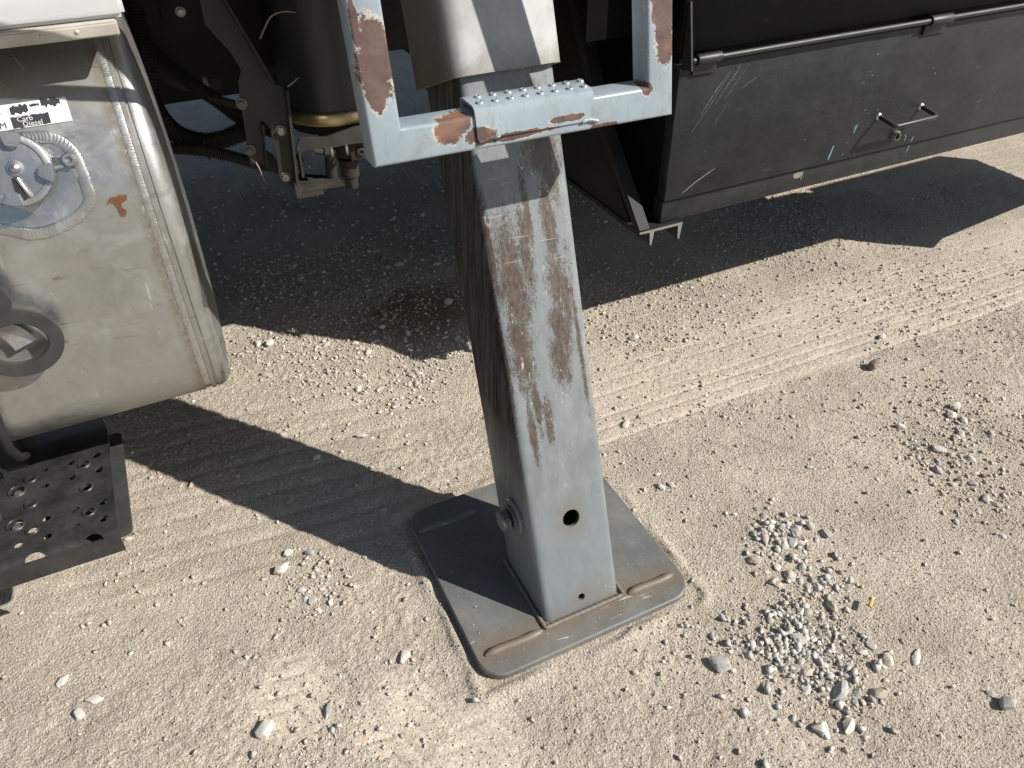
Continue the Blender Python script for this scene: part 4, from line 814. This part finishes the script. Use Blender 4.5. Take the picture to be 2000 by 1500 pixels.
# hanging bracket
br = thing('hanger_bracket', 'dark steel forked bracket bolted beside the air dryer', 'bracket', (.25, 1.95, .66))
bp = [(.200, 1.30), (.181, 1.171), (.171, 1.132), (.170, 1.082), (.211, 1.016), (.225, .975), (.212, .952), (.208, .908), (.205, .872), (.200, .799), (.193, .779), (.229, .742), (.242, .850), (.248, .854), (.262, .834), (.264, .759), (.260, .716), (.293, .665), (.314, .924), (.286, .938), (.254, 1.028), (.217, 1.127), (.195, 1.19), (.235, 1.30)]
link('plate', prism(bp, lambda a, b, h: (a, 1.95+h, b), .008), M['blacksteel'], br, None, 30)
def strip(pts, wd, y0, y1):
    rings = [[(a, y0, b), (a, y1, b), (a+wd, y1, b+wd*.4), (a+wd, y0, b+wd*.4)] for a, b in pts]; return loft(rings)
link('flange', strip([(.293, .665), (.3135, .922)], .0065, 1.925, 1.9495), M['darkcast'], br, None, 30)
link('flange', strip([(.2865, .9385), (.2545, 1.028), (.2175, 1.127), (.1955, 1.19), (.235, 1.30)], .006, 1.905, 1.9495), M['darkcast'], br, None, 30)
link('slot_lip', strip([(.2295, .743), (.2425, .849)], .004, 1.928, 1.9495), M['darkcast'], br, None, 30)
for x, z in ((.208, .901), (.203, .788), (.287, .823), (.275, .704)): hexbolt('bolt', (x, 1.948, z), (-.25, -1, 0), .0095, .010, M['bolt'], br)
link('shelf', prism([(.292, 1.925), (.418, 1.925), (.422, 1.935), (.415, 1.99), (.300, 2.06), (.292, 2.06)], lambda a, b, h: (a, b, .664+h-.03*(a-.29)), .004), M['darkcast'], br, None, 30)
link('shelf_lip', prism([(.288, .655), (.300, .652), (.36, .652), (.36, .661), (.303, .663), (.288, .70)], lambda a, b, h: (a, 1.918+h, b), .006), M['darkcast'], br, None, 30)
link('cross_bar', sweep([(.15, 2.04, .90), (.205, 1.96, .893)], .010, 12), M['darkcast'], br, None, 40)
link('clamp_strip', prism([(.236, .785), (.262, .752), (.262, .70), (.232, .735)], lambda a, b, h: (a, 1.975+h, b), .004), M['darkcast'], br, None, 30)
# air dryer
ad = thing('air_dryer', 'dark cylindrical air dryer canister with brass band behind the step frame', 'air dryer', (.465, 2.12, .60))
link('canister', lathe([(0, .825), (.128, .825), (.133, .832), (.134, .84), (.133, 1.30), (0, 1.33)], (.465, 2.12, 0), (0, 0, 1), 56), M['can'], ad, None, 35)
link('band', lathe([(.120, .795), (.136, .797), (.141, .803), (.142, .816), (.139, .826), (.134, .830), (.120, .830)], (.465, 2.12, 0), (0, 0, 1), 56), M['brass'], ad, None, 35)
link('lower_ring', lathe([(0, .765), (.110, .765), (.122, .770), (.126, .794), (0, .794)], (.465, 2.12, 0), (0, 0, 1), 48), M['chassis'], ad, None, 35)
vb = link('valve_body', lathe([(0, .690), (.062, .692), (.078, .700), (.082, .710), (.084, .766), (0, .766)], (.485, 2.075, 0), (0, 0, 1), 32), M['darkcast'], ad, None, 35)
box('port_pad', (.458, 1.975, .702), (.512, 2.01, .765), M['darkcast'], vb, .004)
link('port_plug', lathe([(.004, 0), (.013, 0), (.013, .005), (.010, .007), (.005, .007), (.004, .002)], (.487, 1.975, .725), (0, -1, 0), 20), M['darkcast'], vb, None, 40)
link('drain_stem', lathe([(0, .604), (.015, .604), (.018, .608), (.019, .640), (.026, .643), (.027, .685), (.029, .692), (0, .692)], (.462, 2.03, 0), (0, 0, 1), 24), M['darkcast'], ad, None, 35)
link('mount_strap', loft([[(x, 1.955+.006*math.sin(x*25), z0+.012*math.sin((x-.3)*18)), (x, 1.958, z0+.040), (x, 1.966, z0+.040), (x, 1.963+.006*math.sin(x*25), z0+.012*math.sin((x-.3)*18))] for x, z0 in ((.318, .73), (.33, .752), (.36, .750), (.40, .744), (.44, .752), (.48, .758), (.53, .757), (.58, .757))]), M['darkcast'], ad, None, 40)
link('strap_leg', strip([(.318, .69), (.320, .76)], .006, 1.955, 1.985), M['darkcast'], ad, None, 30)
link('clamp_bolt', sweep([(.36, 1.955, .755), (.385, 1.948, .750), (.386, 1.948, .750), (.398, 1.945, .748)], [.008, .008, .013, .013], 8), M['darkcast'], ad, None, 30)
link('support_post', sweep([(.405, 1.97, .752), (.403, 1.985, .70), (.402, 1.99, .655)], .015, 14), M['darkcast'], ad, None, 40)
for x in (.40, .44): link('spring_washer', lathe([(.008, 0), (.014, 0), (.014, .006), (.008, .006)], (x-.0, 1.943, .748), (1, -.15, 0), 16), M['bolt'], ad, None, 40)
# corrugated hoses
def hose(name, label, pts, r_, pitch):
    P = resample(spline(pts, 16), pitch/4); return tag(link(name, sweep(P, [r_*(1+.09*(1 if (i % 4) in (0, 1) else -1)) for i in range(len(P))], 14), M['rubber'], None, pts[0], 50), label, 'hose')
hose('corrugated_hose', 'thick black corrugated hose bending beside the fuel tank', [(.036, 2.11, 1.10), (.029, 2.06, .986), (.015, 2.05, .929), (.022, 2.05, .873), (.050, 2.05, .822), (.098, 2.05, .795), (.147, 2.05, .790), (.212, 2.06, .800), (.30, 2.12, .81), (.40, 2.2, .82)], .0225, .007)
hose('corrugated_hose', 'black corrugated hose sloping down from the chassis rail to the bracket', [(.05, 2.17, .985), (.094, 2.12, .945), (.123, 2.10, .916), (.163, 2.10, .876), (.219, 2.10, .815), (.29, 2.14, .76)], .0165, .006)
hose('corrugated_hose', 'thin black conduit, lowest of the hoses beside the tank', [(-.06, 2.0, .82), (.022, 2.0, .808), (.090, 2.0, .791), (.158, 2.0, .763), (.251, 2.01, .716), (.34, 2.08, .69)], .0140, .0055)
tag(link('cable_tie', lathe([(.034, -.0012), (.0352, -.0012), (.0352, .0012), (.034, .0012)], (.105, 2.035, .786), (1, .05, .1), 32), M['darkcast'], None, (.105, 2.035, .786), 40), 'thin cable tie looped round the thick hose and conduit', 'cable tie')
el = thing('pipe_elbow', 'dark pipe elbow with clamp hanging under the chassis rail', 'pipe', (.13, 2.4, .86))
link('elbow', sweep(spline([(.07, 2.4, 1.0), (.075, 2.4, .93), (.10, 2.4, .875), (.15, 2.4, .855), (.21, 2.4, .855)], 8), .040, 20), M['rubber'], el, None, 40)
link('clamp', lathe([(.040, -.006), (.045, -.006), (.045, .006), (.040, .006)], (.17, 2.4, .856), (1, 0, 0), 28), M['bolt'], el, None, 40)
# dry twigs caught in the works
def twig(label, pts, r_):
    P = spline(pts, 5); tag(link('twig', sweep(P, [r_*(1.1-.6*i/len(P))*(1+.25*mnoise.noise(p*120)) for i, p in enumerate(P)], 7), M['twig'], None, pts[0], 60), label, 'twig')
twig('bent dry twig sticking out in front of the air dryer canister', [(.285, 1.97, 1.035), (.302, 1.955, 1.065), (.318, 1.945, 1.085), (.345, 1.94, 1.092), (.372, 1.94, 1.087)], .0024)
twig('short dry twig near the brass band of the air dryer', [(.325, 1.96, .922), (.338, 1.95, .932), (.352, 1.945, .943)], .0022)
twig('dry twig hanging below the thin conduit', [(.214, 1.985, .742), (.220, 1.985, .720), (.223, 1.985, .700), (.225, 1.986, .689)], .0021)
